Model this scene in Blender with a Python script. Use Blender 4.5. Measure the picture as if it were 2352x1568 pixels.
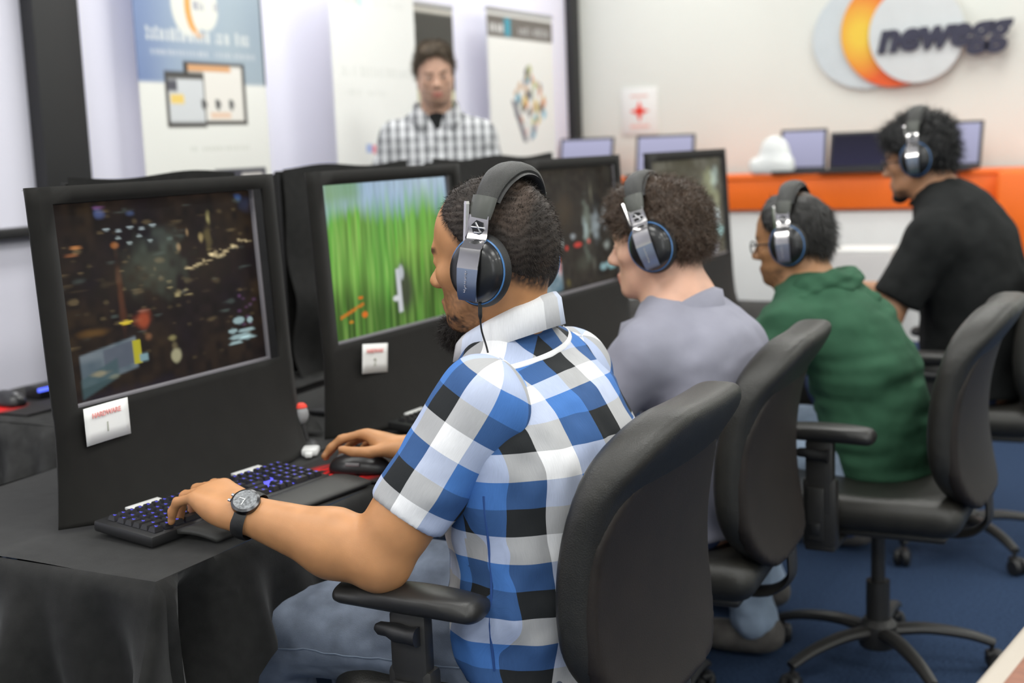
import bpy, bmesh, math, random
import numpy as np
from mathutils import Matrix, Vector, kdtree

# ------------------------------------------------------------------ scene, camera, light, exposure
for _o in list(bpy.data.objects):
    bpy.data.objects.remove(_o, do_unlink=True)
SC = bpy.context.scene
COL = SC.collection
# world axes: +x towards the players' side of the desks, +y along the row of desks, z up
YAW, PITCH, ROLL = math.atan2(.468, .884), math.radians(8.5), math.radians(2.2)
CAM_LOC = Vector((0, 0, 1.38))
_r0 = Vector((math.cos(YAW), math.sin(YAW), 0))
_f0 = Vector((-math.sin(YAW), math.cos(YAW), 0))
_fw = _f0 * math.cos(PITCH) - Vector((0, 0, 1)) * math.sin(PITCH)
_u0 = _f0 * math.sin(PITCH) + Vector((0, 0, 1)) * math.cos(PITCH)
_rt = _r0 * math.cos(ROLL) - _u0 * math.sin(ROLL)
_up = _u0 * math.cos(ROLL) + _r0 * math.sin(ROLL)
cam = bpy.data.cameras.new('camera')
cam.sensor_width = 36.0
cam.lens = 3000.0 / 2352.0 * 36.0
cam.clip_start = 0.05
cam.dof.use_dof = True
cam.dof.focus_distance = 2.07
cam.dof.aperture_fstop = 3.0
camo = bpy.data.objects.new('camera', cam)
COL.objects.link(camo)
_m = Matrix((_rt, _up, -_fw)).transposed().to_4x4()
_m.translation = CAM_LOC
camo.matrix_world = _m
SC.camera = camo

W = bpy.data.worlds.new('world'); SC.world = W; W.use_nodes = True
W.node_tree.nodes['Background'].inputs[0].default_value = (1.0, .98, .95, 1)
W.node_tree.nodes['Background'].inputs[1].default_value = 0.3

def area(name, loc, sx, sy, power, col=(1, 1, .955), rot=(0, 0, 0)):
    l = bpy.data.lights.new(name, 'AREA'); l.shape = 'RECTANGLE'; l.size = sx; l.size_y = sy
    l.energy = power; l.color = col
    o = bpy.data.objects.new(name, l); o.location = loc; o.rotation_euler = rot
    COL.objects.link(o); return o
# rows of fluorescent ceiling troffers
for _x in (-2.6, -.9, .8, 2.5):
    for _y in (-1.0, 1.5, 4.0, 6.3):
        area('ceiling_troffer', (_x, _y, 2.97), .6, 1.2, 34 if _y < 5 else 22)
# daylight coming through the glazed shop front behind the photographer
area('shop_front_daylight', (2.5, -2.9, 1.6), 3.0, 2.0, 60, (.93, .96, 1.0), (math.radians(90), 0, math.radians(20)))
SC.view_settings.view_transform = 'Standard'
SC.view_settings.look = 'None'
SC.view_settings.gamma = 1.0
SC.view_settings.exposure = -0.35
SC.view_settings.use_curve_mapping = False

# ------------------------------------------------------------------ helpers: materials
def _nt(name):
    m = bpy.data.materials.new(name); m.use_nodes = True
    nt = m.node_tree; b = nt.nodes['Principled BSDF']
    return m, nt, b
def mat(name, col, rough=.5, metal=0., spec=.5, var=0., vscale=8., bump=0., bscale=60., stretch=None, coat=0., emit=None, estr=0., sheen=0.):
    m, nt, b = _nt(name)
    b.inputs['Base Color'].default_value = (*col, 1)
    b.inputs['Roughness'].default_value = rough
    b.inputs['Metallic'].default_value = metal
    b.inputs['Specular IOR Level'].default_value = spec
    if coat: b.inputs['Coat Weight'].default_value = coat
    if sheen:
        b.inputs['Sheen Weight'].default_value = sheen; b.inputs['Sheen Roughness'].default_value = .5
    if emit:
        b.inputs['Emission Color'].default_value = (*emit, 1); b.inputs['Emission Strength'].default_value = estr
    if var or bump:
        tc = nt.nodes.new('ShaderNodeTexCoord'); mp = nt.nodes.new('ShaderNodeMapping')
        nt.links.new(tc.outputs['Object'], mp.inputs[0])
        if stretch: mp.inputs['Scale'].default_value = stretch
        if var:
            n = nt.nodes.new('ShaderNodeTexNoise'); n.inputs['Scale'].default_value = vscale; n.inputs['Detail'].default_value = 5
            nt.links.new(mp.outputs[0], n.inputs['Vector'])
            r = nt.nodes.new('ShaderNodeValToRGB')
            r.color_ramp.elements[0].position = .3; r.color_ramp.elements[1].position = .7
            r.color_ramp.elements[0].color = (*[max(0, c * (1 - var)) for c in col], 1)
            r.color_ramp.elements[1].color = (*[min(1, c * (1 + var)) for c in col], 1)
            nt.links.new(n.outputs[0], r.inputs[0]); nt.links.new(r.outputs[0], b.inputs['Base Color'])
        if bump:
            n2 = nt.nodes.new('ShaderNodeTexNoise'); n2.inputs['Scale'].default_value = bscale; n2.inputs['Detail'].default_value = 4
            nt.links.new(mp.outputs[0], n2.inputs['Vector'])
            bp = nt.nodes.new('ShaderNodeBump'); bp.inputs['Strength'].default_value = bump; bp.inputs['Distance'].default_value = .004
            nt.links.new(n2.outputs[0], bp.inputs['Height']); nt.links.new(bp.outputs[0], b.inputs['Normal'])
    return m
def vmat(name, rough=.5, spec=.5, emit=0., sss=0., bump=0., bscale=200., var=0., sheen=0., stretch=None):
    """colours come from the mesh's own colour attribute"""
    m, nt, b = _nt(name)
    a = nt.nodes.new('ShaderNodeAttribute'); a.attribute_name = 'Col'
    b.inputs['Roughness'].default_value = rough; b.inputs['Specular IOR Level'].default_value = spec
    src = a.outputs['Color']
    if emit:
        b.inputs['Base Color'].default_value = (.004, .004, .005, 1)
        nt.links.new(src, b.inputs['Emission Color']); b.inputs['Emission Strength'].default_value = emit
    else:
        if var:
            tc = nt.nodes.new('ShaderNodeTexCoord'); n = nt.nodes.new('ShaderNodeTexNoise'); n.inputs['Scale'].default_value = 25; n.inputs['Detail'].default_value = 6
            nt.links.new(tc.outputs['Object'], n.inputs['Vector'])
            mr = nt.nodes.new('ShaderNodeMapRange'); mr.inputs['From Min'].default_value = .3; mr.inputs['From Max'].default_value = .7
            mr.inputs['To Min'].default_value = 1 - var; mr.inputs['To Max'].default_value = 1 + var
            nt.links.new(n.outputs[0], mr.inputs[0])
            vm = nt.nodes.new('ShaderNodeVectorMath'); vm.operation = 'SCALE'
            nt.links.new(src, vm.inputs[0]); nt.links.new(mr.outputs[0], vm.inputs['Scale']); src = vm.outputs[0]
        nt.links.new(src, b.inputs['Base Color'])
    if sss:
        b.inputs['Subsurface Weight'].default_value = sss; b.inputs['Subsurface Radius'].default_value = (.012, .005, .003); b.inputs['Subsurface Scale'].default_value = 1.0
    if sheen:
        b.inputs['Sheen Weight'].default_value = sheen
    if bump:
        tc = nt.nodes.new('ShaderNodeTexCoord'); n2 = nt.nodes.new('ShaderNodeTexNoise'); n2.inputs['Scale'].default_value = bscale; n2.inputs['Detail'].default_value = 3
        mp = nt.nodes.new('ShaderNodeMapping'); nt.links.new(tc.outputs['Object'], mp.inputs[0])
        if stretch: mp.inputs['Scale'].default_value = stretch
        nt.links.new(mp.outputs[0], n2.inputs['Vector'])
        bp = nt.nodes.new('ShaderNodeBump'); bp.inputs['Strength'].default_value = bump; bp.inputs['Distance'].default_value = .002
        nt.links.new(n2.outputs[0], bp.inputs['Height']); nt.links.new(bp.outputs[0], b.inputs['Normal'])
    return m

# ------------------------------------------------------------------ helpers: meshes
def mesh_np(name, V, Q, smooth=True, col=None, uv=None, sharp=None):
    V = np.asarray(V, np.float32); Q = np.asarray(Q, np.int32)
    me = bpy.data.meshes.new(name)
    k = Q.shape[1]
    me.vertices.add(len(V)); me.vertices.foreach_set('co', V.ravel())
    me.loops.add(Q.size); me.loops.foreach_set('vertex_index', Q.ravel())
    me.polygons.add(len(Q)); me.polygons.foreach_set('loop_start', np.arange(0, Q.size, k, dtype=np.int32))
    me.polygons.foreach_set('use_smooth', np.full(len(Q), smooth))
    if col is not None:
        a = me.color_attributes.new('Col', 'FLOAT_COLOR', 'POINT')
        c4 = np.ones((len(V), 4), np.float32); c4[:, :3] = col
        a.data.foreach_set('color', c4.ravel())
    if uv is not None:
        l = me.uv_layers.new(name='UVMap'); l.data.foreach_set('uv', np.asarray(uv, np.float32).ravel())
    me.update(calc_edges=True); me.validate()
    if sharp: me.set_sharp_from_angle(angle=math.radians(sharp))
    return me
class MB:
    """collects shapes, then becomes ONE mesh"""
    def __init__(s): s.v = []; s.f = []
    def add(s, v, f, M=None):
        o = len(s.v)
        for p in v:
            p = Vector(p); s.v.append(tuple(M @ p) if M is not None else tuple(p))
        s.f += [tuple(i + o for i in q) for q in f]; return s
    def bm(s, b, M=None):
        b.verts.index_update()
        s.add([v.co.copy() for v in b.verts], [[v.index for v in f.verts] for f in b.faces], M); b.free(); return s
    def box(s, c, d, bev=0., M=None, seg=2):
        b = bmesh.new(); bmesh.ops.create_cube(b, size=1)
        for v in b.verts: v.co = Vector((v.co.x * d[0] + c[0], v.co.y * d[1] + c[1], v.co.z * d[2] + c[2]))
        if bev: bmesh.ops.bevel(b, geom=b.edges[:], offset=min(bev, min(d) * .49), segments=seg, affect='EDGES', profile=.5)
        return s.bm(b, M)
    def cyl(s, a, b_, r0, r1=None, n=20, M=None, cap=True):
        r1 = r0 if r1 is None else r1
        a = Vector(a); b_ = Vector(b_); z = (b_ - a).normalized()
        x = z.orthogonal().normalized(); y = z.cross(x)
        v = []; f = []
        for k in range(n):
            t = 2 * math.pi * k / n; d = x * math.cos(t) + y * math.sin(t)
            v += [a + d * r0, b_ + d * r1]
        for k in range(n):
            j = (k + 1) % n; f.append((2 * k, 2 * j, 2 * j + 1, 2 * k + 1))
        if cap: f.append([2 * k for k in range(n)][::-1]); f.append([2 * k + 1 for k in range(n)])
        return s.add(v, f, M)
    def lathe(s, prof, n=28, M=None, axis='Z'):
        v = []; f = []
        for r, h in prof:
            for k in range(n):
                t = 2 * math.pi * k / n
                p = (r * math.cos(t), r * math.sin(t), h)
                v.append({'Z': p, 'Y': (p[0], p[2], p[1]), 'X': (p[2], p[0], p[1])}[axis])
        for i in range(len(prof) - 1):
            for k in range(n):
                j = (k + 1) % n
                q = (i * n + k, i * n + j, (i + 1) * n + j, (i + 1) * n + k)
                f.append(q if axis != 'Y' else q[::-1])
        return s.add(v, f, M)
    def tube(s, pts, r, n=8, M=None, flat=None):
        P = [Vector(p) for p in pts]; R = r if isinstance(r, (list, tuple)) else [r] * len(P)
        v = []; f = []; x = None
        for i, p in enumerate(P):
            t = (P[min(i + 1, len(P) - 1)] - P[max(i - 1, 0)]).normalized()
            if x is None: x = t.orthogonal().normalized() if flat is None else (Vector(flat) - t * t.dot(Vector(flat))).normalized()
            x = (x - t * x.dot(t)).normalized(); y = t.cross(x)
            for k in range(n):
                a = 2 * math.pi * k / n
                rr = R[i] if isinstance(R[i], (tuple, list)) else (R[i], R[i])
                v.append(p + x * math.cos(a) * rr[0] + y * math.sin(a) * rr[1])
        for i in range(len(P) - 1):
            for k in range(n):
                j = (k + 1) % n; f.append((i * n + k, i * n + j, (i + 1) * n + j, (i + 1) * n + k))
        f.append(tuple(range(n))[::-1]); f.append(tuple(range((len(P) - 1) * n, len(P) * n)))
        return s.add(v, f, M)
    def grid(s, fn, nu, nv, M=None, skip=None):
        v = [fn(i / nu, j / nv) for j in range(nv + 1) for i in range(nu + 1)]
        f = [(j * (nu + 1) + i, j * (nu + 1) + i + 1, (j + 1) * (nu + 1) + i + 1, (j + 1) * (nu + 1) + i)
             for j in range(nv) for i in range(nu) if not (skip and skip(i, j))]
        return s.add(v, f, M)
    def mesh(s, name='m', smooth=35):
        me = bpy.data.meshes.new(name); me.from_pydata([tuple(p) for p in s.v], [], s.f); me.update()
        if smooth:
            me.polygons.foreach_set('use_smooth', [True] * len(me.polygons)); me.set_sharp_from_angle(angle=math.radians(smooth))
        return me
def T(x, y, z): return Matrix.Translation((x, y, z))
def Rz(a): return Matrix.Rotation(a, 4, 'Z')
def Ry(a): return Matrix.Rotation(a, 4, 'Y')
def Rx(a): return Matrix.Rotation(a, 4, 'X')
def spline(pts, n):
    """Catmull-Rom through points"""
    P = [Vector(p) for p in pts]; out = []
    for i in range(len(P) - 1):
        p0, p1, p2, p3 = P[max(i - 1, 0)], P[i], P[i + 1], P[min(i + 2, len(P) - 1)]
        for k in range(n):
            t = k / n
            out.append(.5 * ((2 * p1) + (p2 - p0) * t + (2 * p0 - 5 * p1 + 4 * p2 - p3) * t * t + (3 * p1 - p0 - 3 * p2 + p3) * t ** 3))
    out.append(P[-1]); return out

# ------------------------------------------------------------------ helpers: objects
def obj(name, me, m=None, parent=None, loc=None, rot=None):
    if isinstance(me, MB): me = me.mesh(name)
    o = bpy.data.objects.new(name, me); COL.objects.link(o)
    if m is not None and len(me.materials) == 0: me.materials.append(m)
    if parent is not None: o.parent = parent
    if loc is not None: o.location = loc
    if rot is not None: o.rotation_euler = rot
    return o
def tag(o, label, cat, group=None):
    o['label'] = label; o['category'] = cat
    if group: o['group'] = group
    return o
def thing(name, label, cat, loc=(0, 0, 0), rz=0, group=None):
    o = bpy.data.objects.new(name, None); COL.objects.link(o); o.location = loc; o.rotation_euler = (0, 0, rz)
    return tag(o, label, cat, group)
def struct(name, me, m, parent=None):
    o = obj(name, me, m, parent)
    if parent is None: o['kind'] = 'structure'
    return o
def dup(root, loc, rz=None, label=None, parent=None):
    c = root.copy(); COL.objects.link(c)
    if parent is not None: c.parent = parent
    else:
        c.location = loc
        if rz is not None: c.rotation_euler = (0, 0, rz)
        if label: c['label'] = label
    for ch in list(root.children): dup(ch, None, parent=c)
    return c
def text_mb(s, size, M, depth=.001, shear=0., bold=0.):
    cu = bpy.data.curves.new('lettering', 'FONT'); cu.body = s; cu.size = size; cu.align_x = 'CENTER'; cu.align_y = 'CENTER'
    cu.extrude = depth; cu.shear = shear; cu.offset = bold; cu.resolution_u = 3
    o = bpy.data.objects.new('lettering', cu); COL.objects.link(o)
    dg = bpy.context.evaluated_depsgraph_get()
    me = bpy.data.meshes.new_from_object(o.evaluated_get(dg))
    me.transform(M)
    bpy.data.objects.remove(o, do_unlink=True); bpy.data.curves.remove(cu)
    return me

# ------------------------------------------------------------------ helpers: smooth solids (distance fields -> one continuous mesh)
class Vol:
    def __init__(s, lo, hi, h):
        s.h = h; s.lo = np.array(lo, np.float32); s.n = (np.ceil((np.array(hi) - s.lo) / h).astype(int) + 1)
        s.F = np.full(tuple(s.n), 1.0, np.float32)
    def _blk(s, lo, hi):
        a = np.clip(np.floor((np.array(lo) - s.lo) / s.h).astype(int), 0, s.n); b = np.clip(np.ceil((np.array(hi) - s.lo) / s.h).astype(int) + 1, 0, s.n)
        sl = tuple(slice(i, j) for i, j in zip(a, b))
        g = [(np.arange(a[i], b[i], dtype=np.float32) * s.h + s.lo[i]).reshape([-1 if k == i else 1 for k in range(3)]) for i in range(3)]
        return sl, g
    def put(s, fn, lo, hi, k=.01, op='add'):
        m = k + 3 * s.h
        sl, (X, Y, Z) = s._blk(np.array(lo) - m, np.array(hi) + m)
        F = s.F[sl]
        if F.size == 0: return s
        d = fn(X, Y, Z)
        if op == 'add':
            e = np.maximum(k - np.abs(F - d), 0) / k; s.F[sl] = np.minimum(F, d) - e * e * k * .25
        elif op == 'sub':
            d = -d; e = np.maximum(k - np.abs(F - d), 0) / k; s.F[sl] = np.maximum(F, d) + e * e * k * .25
        return s
    def clip(s, fn, k=.004):
        sl, (X, Y, Z) = s._blk(s.lo, s.lo + s.n * s.h)
        d = fn(X, Y, Z) + 0 * s.F; e = np.maximum(k - np.abs(s.F - d), 0) / k; s.F = np.maximum(s.F, d) + e * e * k * .25; return s
    def ell(s, c, r, R=None, k=.01, op='add'):
        c = np.asarray(c, float); r = np.asarray(r, float); R = np.eye(3) if R is None else np.asarray(R, float)   # columns of R = local axes
        ext = np.sqrt(((R * r) ** 2).sum(1))
        def fn(X, Y, Z):
            X = X - c[0]; Y = Y - c[1]; Z = Z - c[2]
            k0 = 0; k1 = 0
            for i in range(3):
                q = X * R[0, i] + Y * R[1, i] + Z * R[2, i]
                k0 = k0 + (q / r[i]) ** 2; k1 = k1 + (q / r[i] ** 2) ** 2
            k0 = np.sqrt(k0); return k0 * (k0 - 1) / np.maximum(np.sqrt(k1), 1e-4)
        return s.put(fn, c - ext, c + ext, k, op)
    def cap(s, a, b, ra, rb=None, k=.01, op='add'):
        rb = ra if rb is None else rb; a = np.asarray(a, float); b = np.asarray(b, float); ab = b - a; L = max(float(ab @ ab), 1e-9); m = max(ra, rb)
        def fn(X, Y, Z):
            X = X - a[0]; Y = Y - a[1]; Z = Z - a[2]
            t = np.clip((X * ab[0] + Y * ab[1] + Z * ab[2]) / L, 0, 1)
            return np.sqrt((X - t * ab[0]) ** 2 + (Y - t * ab[1]) ** 2 + (Z - t * ab[2]) ** 2) - (ra + (rb - ra) * t)
        return s.put(fn, np.minimum(a, b) - m, np.maximum(a, b) + m, k, op)
    def slab(s, a, b, w, ra, rb, k=.01, op='add'):
        """tapered limb with an elliptical section: w = width axis, ra/rb = (half width, half depth) at each end"""
        a = np.asarray(a, float); b = np.asarray(b, float); ab = b - a; L = max(float(np.sqrt(ab @ ab)), 1e-6); ax = ab / L
        w = np.asarray(w, float); w = w - ax * (w @ ax); w = w / np.linalg.norm(w); d = np.cross(ax, w); m = max(*ra, *rb)
        def fn(X, Y, Z):
            X = X - a[0]; Y = Y - a[1]; Z = Z - a[2]
            q = X * ax[0] + Y * ax[1] + Z * ax[2]; t = np.clip(q / L, 0, 1); qa = q - t * L
            qs = X * w[0] + Y * w[1] + Z * w[2]; qd = X * d[0] + Y * d[1] + Z * d[2]
            rs = ra[0] + (rb[0] - ra[0]) * t; rd = ra[1] + (rb[1] - ra[1]) * t; rm = np.minimum(rs, rd)
            k0 = np.sqrt((qs / rs) ** 2 + (qd / rd) ** 2 + (qa / rm) ** 2); k1 = np.sqrt((qs / rs ** 2) ** 2 + (qd / rd ** 2) ** 2 + (qa / rm ** 2) ** 2)
            return k0 * (k0 - 1) / np.maximum(k1, 1e-4)
        return s.put(fn, np.minimum(a, b) - m, np.maximum(a, b) + m, k, op)
    def rbox(s, c, half, rnd, k=.005, R=None, op='add', warp=None):
        c = np.asarray(c, float); half = np.asarray(half, float); R = np.eye(3) if R is None else np.asarray(R, float)
        e = np.abs(R) @ half + .06
        def fn(X, Y, Z):
            X = X - c[0]; Y = Y - c[1]; Z = Z - c[2]
            q = [X * R[0, i] + Y * R[1, i] + Z * R[2, i] for i in range(3)]
            if warp: q = warp(*q)
            q = [np.abs(q[i]) - half[i] + rnd for i in range(3)]
            return np.sqrt(sum(np.maximum(x, 0) ** 2 for x in q)) + np.minimum(np.maximum(np.maximum(q[0], q[1]), q[2]), 0) - rnd
        return s.put(fn, c - e, c + e, k, op)
    def verts(s, smooth=1):
        F = s.F; S = F < 0
        A = S[:-1, :-1, :-1]; cnt = np.zeros(A.shape, np.int8)
        for i in (0, 1):
            for j in (0, 1):
                for l in (0, 1): cnt += S[i:i + A.shape[0], j:j + A.shape[1], l:l + A.shape[2]]
        act = np.argwhere((cnt > 0) & (cnt < 8))
        idx = np.full(A.shape, -1, np.int32); idx[tuple(act.T)] = np.arange(len(act))
        acc = np.zeros((len(act), 3)); num = np.zeros(len(act))
        cs = [(i, j, l) for i in (0, 1) for j in (0, 1) for l in (0, 1)]
        val = {c: F[act[:, 0] + c[0], act[:, 1] + c[1], act[:, 2] + c[2]] for c in cs}
        for c in cs:
            for ax in range(3):
                if c[ax] == 0:
                    d = list(c); d[ax] = 1; d = tuple(d); a, b = val[c], val[d]
                    m = (a < 0) != (b < 0); t = np.where(m, a / np.where(m, a - b, 1), 0)
                    p = np.tile(np.array(c, float), (len(act), 1)); p[:, ax] = t
                    acc[m] += p[m]; num[m] += 1
        V = (act + acc / num[:, None]) * s.h + s.lo
        Q = []
        for ax in range(3):
            o = [(1, 2), (2, 0), (0, 1)][ax]
            n = list(F.shape); sl0 = [slice(1, -1)] * 3; sl1 = [slice(1, -1)] * 3
            sl0[ax] = slice(0, n[ax] - 1); sl1[ax] = slice(1, n[ax])
            a = S[tuple(sl0)]; b = S[tuple(sl1)]
            e = np.argwhere(a != b)
            if len(e) == 0: continue
            flip = a[tuple(e.T)]
            e = e + 1; e[:, ax] -= 1
            q = []
            for du, dv in ((1, 1), (0, 1), (0, 0), (1, 0)):
                w = e.copy(); w[:, o[0]] -= du; w[:, o[1]] -= dv; q.append(idx[tuple(w.T)])
            q = np.stack(q, 1); q[~flip] = q[~flip][:, ::-1]
            Q.append(q)
        Q = np.concatenate(Q); Q = Q[(Q >= 0).all(1)]
        for _ in range(smooth):
            E = np.concatenate([Q[:, [0, 1]], Q[:, [1, 2]], Q[:, [2, 3]], Q[:, [3, 0]]])
            a = np.zeros_like(V); c = np.zeros(len(V))
            for ax in range(3): a[:, ax] = np.bincount(E[:, 0], V[E[:, 1], ax], len(V)) + np.bincount(E[:, 1], V[E[:, 0], ax], len(V))
            c = np.bincount(E[:, 0], minlength=len(V)) + np.bincount(E[:, 1], minlength=len(V))
            V = V * .45 + .55 * a / np.maximum(c, 1)[:, None]
        return V, Q
def vnormals(V, Q):
    n = np.cross(V[Q[:, 2]] - V[Q[:, 0]], V[Q[:, 3]] - V[Q[:, 1]]); N = np.zeros_like(V)
    for k in range(4):
        for ax in range(3): N[:, ax] += np.bincount(Q[:, k], n[:, ax], len(V))
    return N / np.maximum(np.linalg.norm(N, axis=1), 1e-9)[:, None]
def hash_noise(P, seed=0):
    """cheap smooth value noise in [0,1] at points P"""
    P = np.asarray(P, float); i = np.floor(P).astype(np.int64); f = P - i; f = f * f * (3 - 2 * f); out = 0
    for a in (0, 1):
        for b in (0, 1):
            for c in (0, 1):
                h = ((i[:, 0] + a) * 374761393 + (i[:, 1] + b) * 668265263 + (i[:, 2] + c) * 2147483647 + seed * 974711) & 0xffffffff
                h = ((h ^ (h >> 13)) * 1274126177) & 0xffffffff; h = (h ^ (h >> 16)) & 0xffff
                w = (f[:, 0] if a else 1 - f[:, 0]) * (f[:, 1] if b else 1 - f[:, 1]) * (f[:, 2] if c else 1 - f[:, 2])
                out = out + w * h / 65535.
    return out
def sstep(x, a, b):
    t = np.clip((x - a) / (b - a), 0, 1); return t * t * (3 - 2 * t)
# ------------------------------------------------------------------ materials
M_WALL = mat('cream_wall_paint', (.77, .785, .735), .7, spec=.2, var=.015, vscale=2, bump=.03, bscale=300)
M_LAV = mat('lavender_panel', (.80, .79, .90), .6, spec=.2, var=.01, vscale=2)
M_CEIL = mat('ceiling_tile', (.82, .81, .78), .9, spec=.1, var=.03, vscale=30)
M_CARPET = mat('blue_carpet', (.033, .056, .110), .95, spec=.05, var=.35, vscale=120, bump=.6, bscale=500)
M_BLKPAINT = mat('black_painted_steel', (.012, .012, .013), .5, var=.05)
M_TRIM = mat('dark_skirting', (.03, .03, .032), .6, var=.1)
M_CLOTH = mat('black_table_cloth', (.013, .013, .0125), .85, spec=.2, var=.25, vscale=40, bump=.15, bscale=700, sheen=.1)
M_CLOTH2 = mat('washed_black_cloth', (.040, .040, .039), .9, spec=.15, var=.3, vscale=30, bump=.2, bscale=600)
M_BOARD = mat('black_hood_board', (.0115, .011, .010), .75, spec=.14, var=.12, vscale=20, bump=.06, bscale=500, sheen=.05)
M_DARKP = mat('dark_plastic', (.016, .016, .017), .45, var=.1, vscale=30)
M_GREYP = mat('grey_plastic', (.30, .30, .31), .4, var=.04)
M_WHITE = mat('white_plastic', (.80, .80, .79), .35, var=.02)
M_PAPER = mat('white_paper', (.86, .86, .84), .7, spec=.2, var=.01)
M_SILVER = mat('brushed_silver', (.55, .55, .57), .3, metal=1, var=.05, vscale=60, stretch=(1, 1, 20))
M_ORANGE = mat('orange_laminate', (.97, .17, .010), .45, var=.03)
M_TEAL = mat('teal_plastic', (.03, .22, .17), .5, var=.05)
M_WOOD = mat('red_brown_wood', (.23, .085, .045), .5, var=.25, vscale=14, stretch=(1, 8, 1))
M_BEIGE = mat('beige_edge', (.42, .37, .31), .5, var=.05)
V_PRINT = vmat('printed_vinyl', .55, .25)
V_SCREEN = vmat('lit_screen', .5, .12, emit=1.0)

# ------------------------------------------------------------------ room shell
XL, XR, YB, YF, ZC = -3.38, 3.6, 7.30, -3.1, 3.0
struct('floor', MB().box(((XL + XR) / 2, (YB + YF) / 2, -.05), (XR - XL + .4, YB - YF + .4, .1)), M_CARPET)
struct('ceiling', MB().box(((XL + XR) / 2, (YB + YF) / 2, ZC + .05), (XR - XL + .4, YB - YF + .4, .1)), M_CEIL)
struct('wall_back', MB().box(((XL + XR) / 2, YB + .05, ZC / 2), (XR - XL + .2, .1, ZC)), M_WALL)
struct('wall_left', MB().box((XL - .05, (YB + YF) / 2, ZC / 2), (.1, YB - YF, ZC)), M_LAV)
struct('wall_right', MB().box((XR + .05, (YB + YF) / 2, ZC / 2), (.1, YB - YF, ZC)), M_WALL)
struct('wall_front', MB().box(((XL + XR) / 2, YF - .05, ZC / 2), (XR - XL + .2, .1, ZC)), M_WALL)
struct('baseboard_back', MB().box(((XL + XR) / 2, YB - .008, .05), (XR - XL, .016, .1), .003), M_TRIM)
struct('baseboard_left', MB().box((XL + .008, (YB + YF) / 2, .05), (.016, YB - YF, .1), .003), M_TRIM)
w_ = mat('glowing_lavender_panel', (.80, .79, .90), .6, spec=.2, emit=(.82, .80, .95), estr=.20)
glow = struct('glow_panel_1', MB().box((XL + .008, 5.23, 2.0), (.016, 3.9, 2.0), .002), w_)  # emissive sheet added over the lavender wall to wash out the banners' shadows
# black steel uprights and rail of the partition on the left wall
struct('trim_1', MB().box((XL + .03, 3.19, ZC / 2), (.06, .20, ZC), .006), M_BLKPAINT)
struct('trim_2', MB().box((XL + .03, 7.235, ZC / 2), (.06, .11, ZC), .006), M_BLKPAINT)
struct('trim_3', MB().box((XL + .025, 1.9, 1.165), (.05, 2.38, .035), .006), M_BLKPAINT)
struct('trim_4', MB().box((XL + .02, 5.25, .985), (.04, 3.8, .03), .006), M_TEAL)
struct('trim_5', MB().box((XL + .018, 5.25, .70), (.036, 3.8, .54), .006), M_TEAL)

def paint(w, h, nx, ny, fn):
    """flat print: a w x h panel whose colours are worked out by fn(u, v), v from the top"""
    u, v = np.meshgrid((np.arange(nx + 1)) / nx, (np.arange(ny + 1)) / ny)
    c = np.clip(fn(u.ravel(), v.ravel()), 0, None)
    V = np.stack([np.zeros(u.size), u.ravel() * w, (1 - v.ravel()) * h], 1)     # faces +x, reads along +y
    i = np.arange(nx); j = np.arange(ny); I, J = np.meshgrid(i, j); b = (J * (nx + 1) + I).ravel()
    Q = np.stack([b, b + nx + 1, b + nx + 2, b + 1], 1)
    return mesh_np('print', V, Q, False, c)
def lerpc(base, mask, col): return base * (1 - mask[:, None]) + np.array(col) * mask[:, None]
def boxm(u, v, u0, u1, v0, v1, s=.004): return sstep(u, u0 - s, u0 + s) * (1 - sstep(u, u1 - s, u1 + s)) * sstep(v, v0 - s, v0 + s) * (1 - sstep(v, v1 - s, v1 + s))
def ellm(u, v, cu, cv, ru, rv, s=.08): return 1 - sstep(np.sqrt(((u - cu) / ru) ** 2 + ((v - cv) / rv) ** 2), 1 - s, 1 + s)
def blur_text(u, v, u0, u1, v0, v1, n, seed):
    """an unreadable line of lettering: separate upright strokes"""
    rs = np.random.RandomState(seed); m = np.zeros_like(u); x = u0
    while x < u1:
        wd = (u1 - u0) / n * rs.uniform(.5, 1.1)
        if rs.rand() > .12:
            t = rs.uniform(0, .25); m = np.maximum(m, boxm(u, v, x, x + wd * .62, v0 + (v1 - v0) * t, v1, .002))
            if rs.rand() > .5: m = m * (1 - boxm(u, v, x + wd * .2, x + wd * .42, v0 + (v1 - v0) * .4, v0 + (v1 - v0) * .65, .002))
        x += wd
    return m

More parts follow.
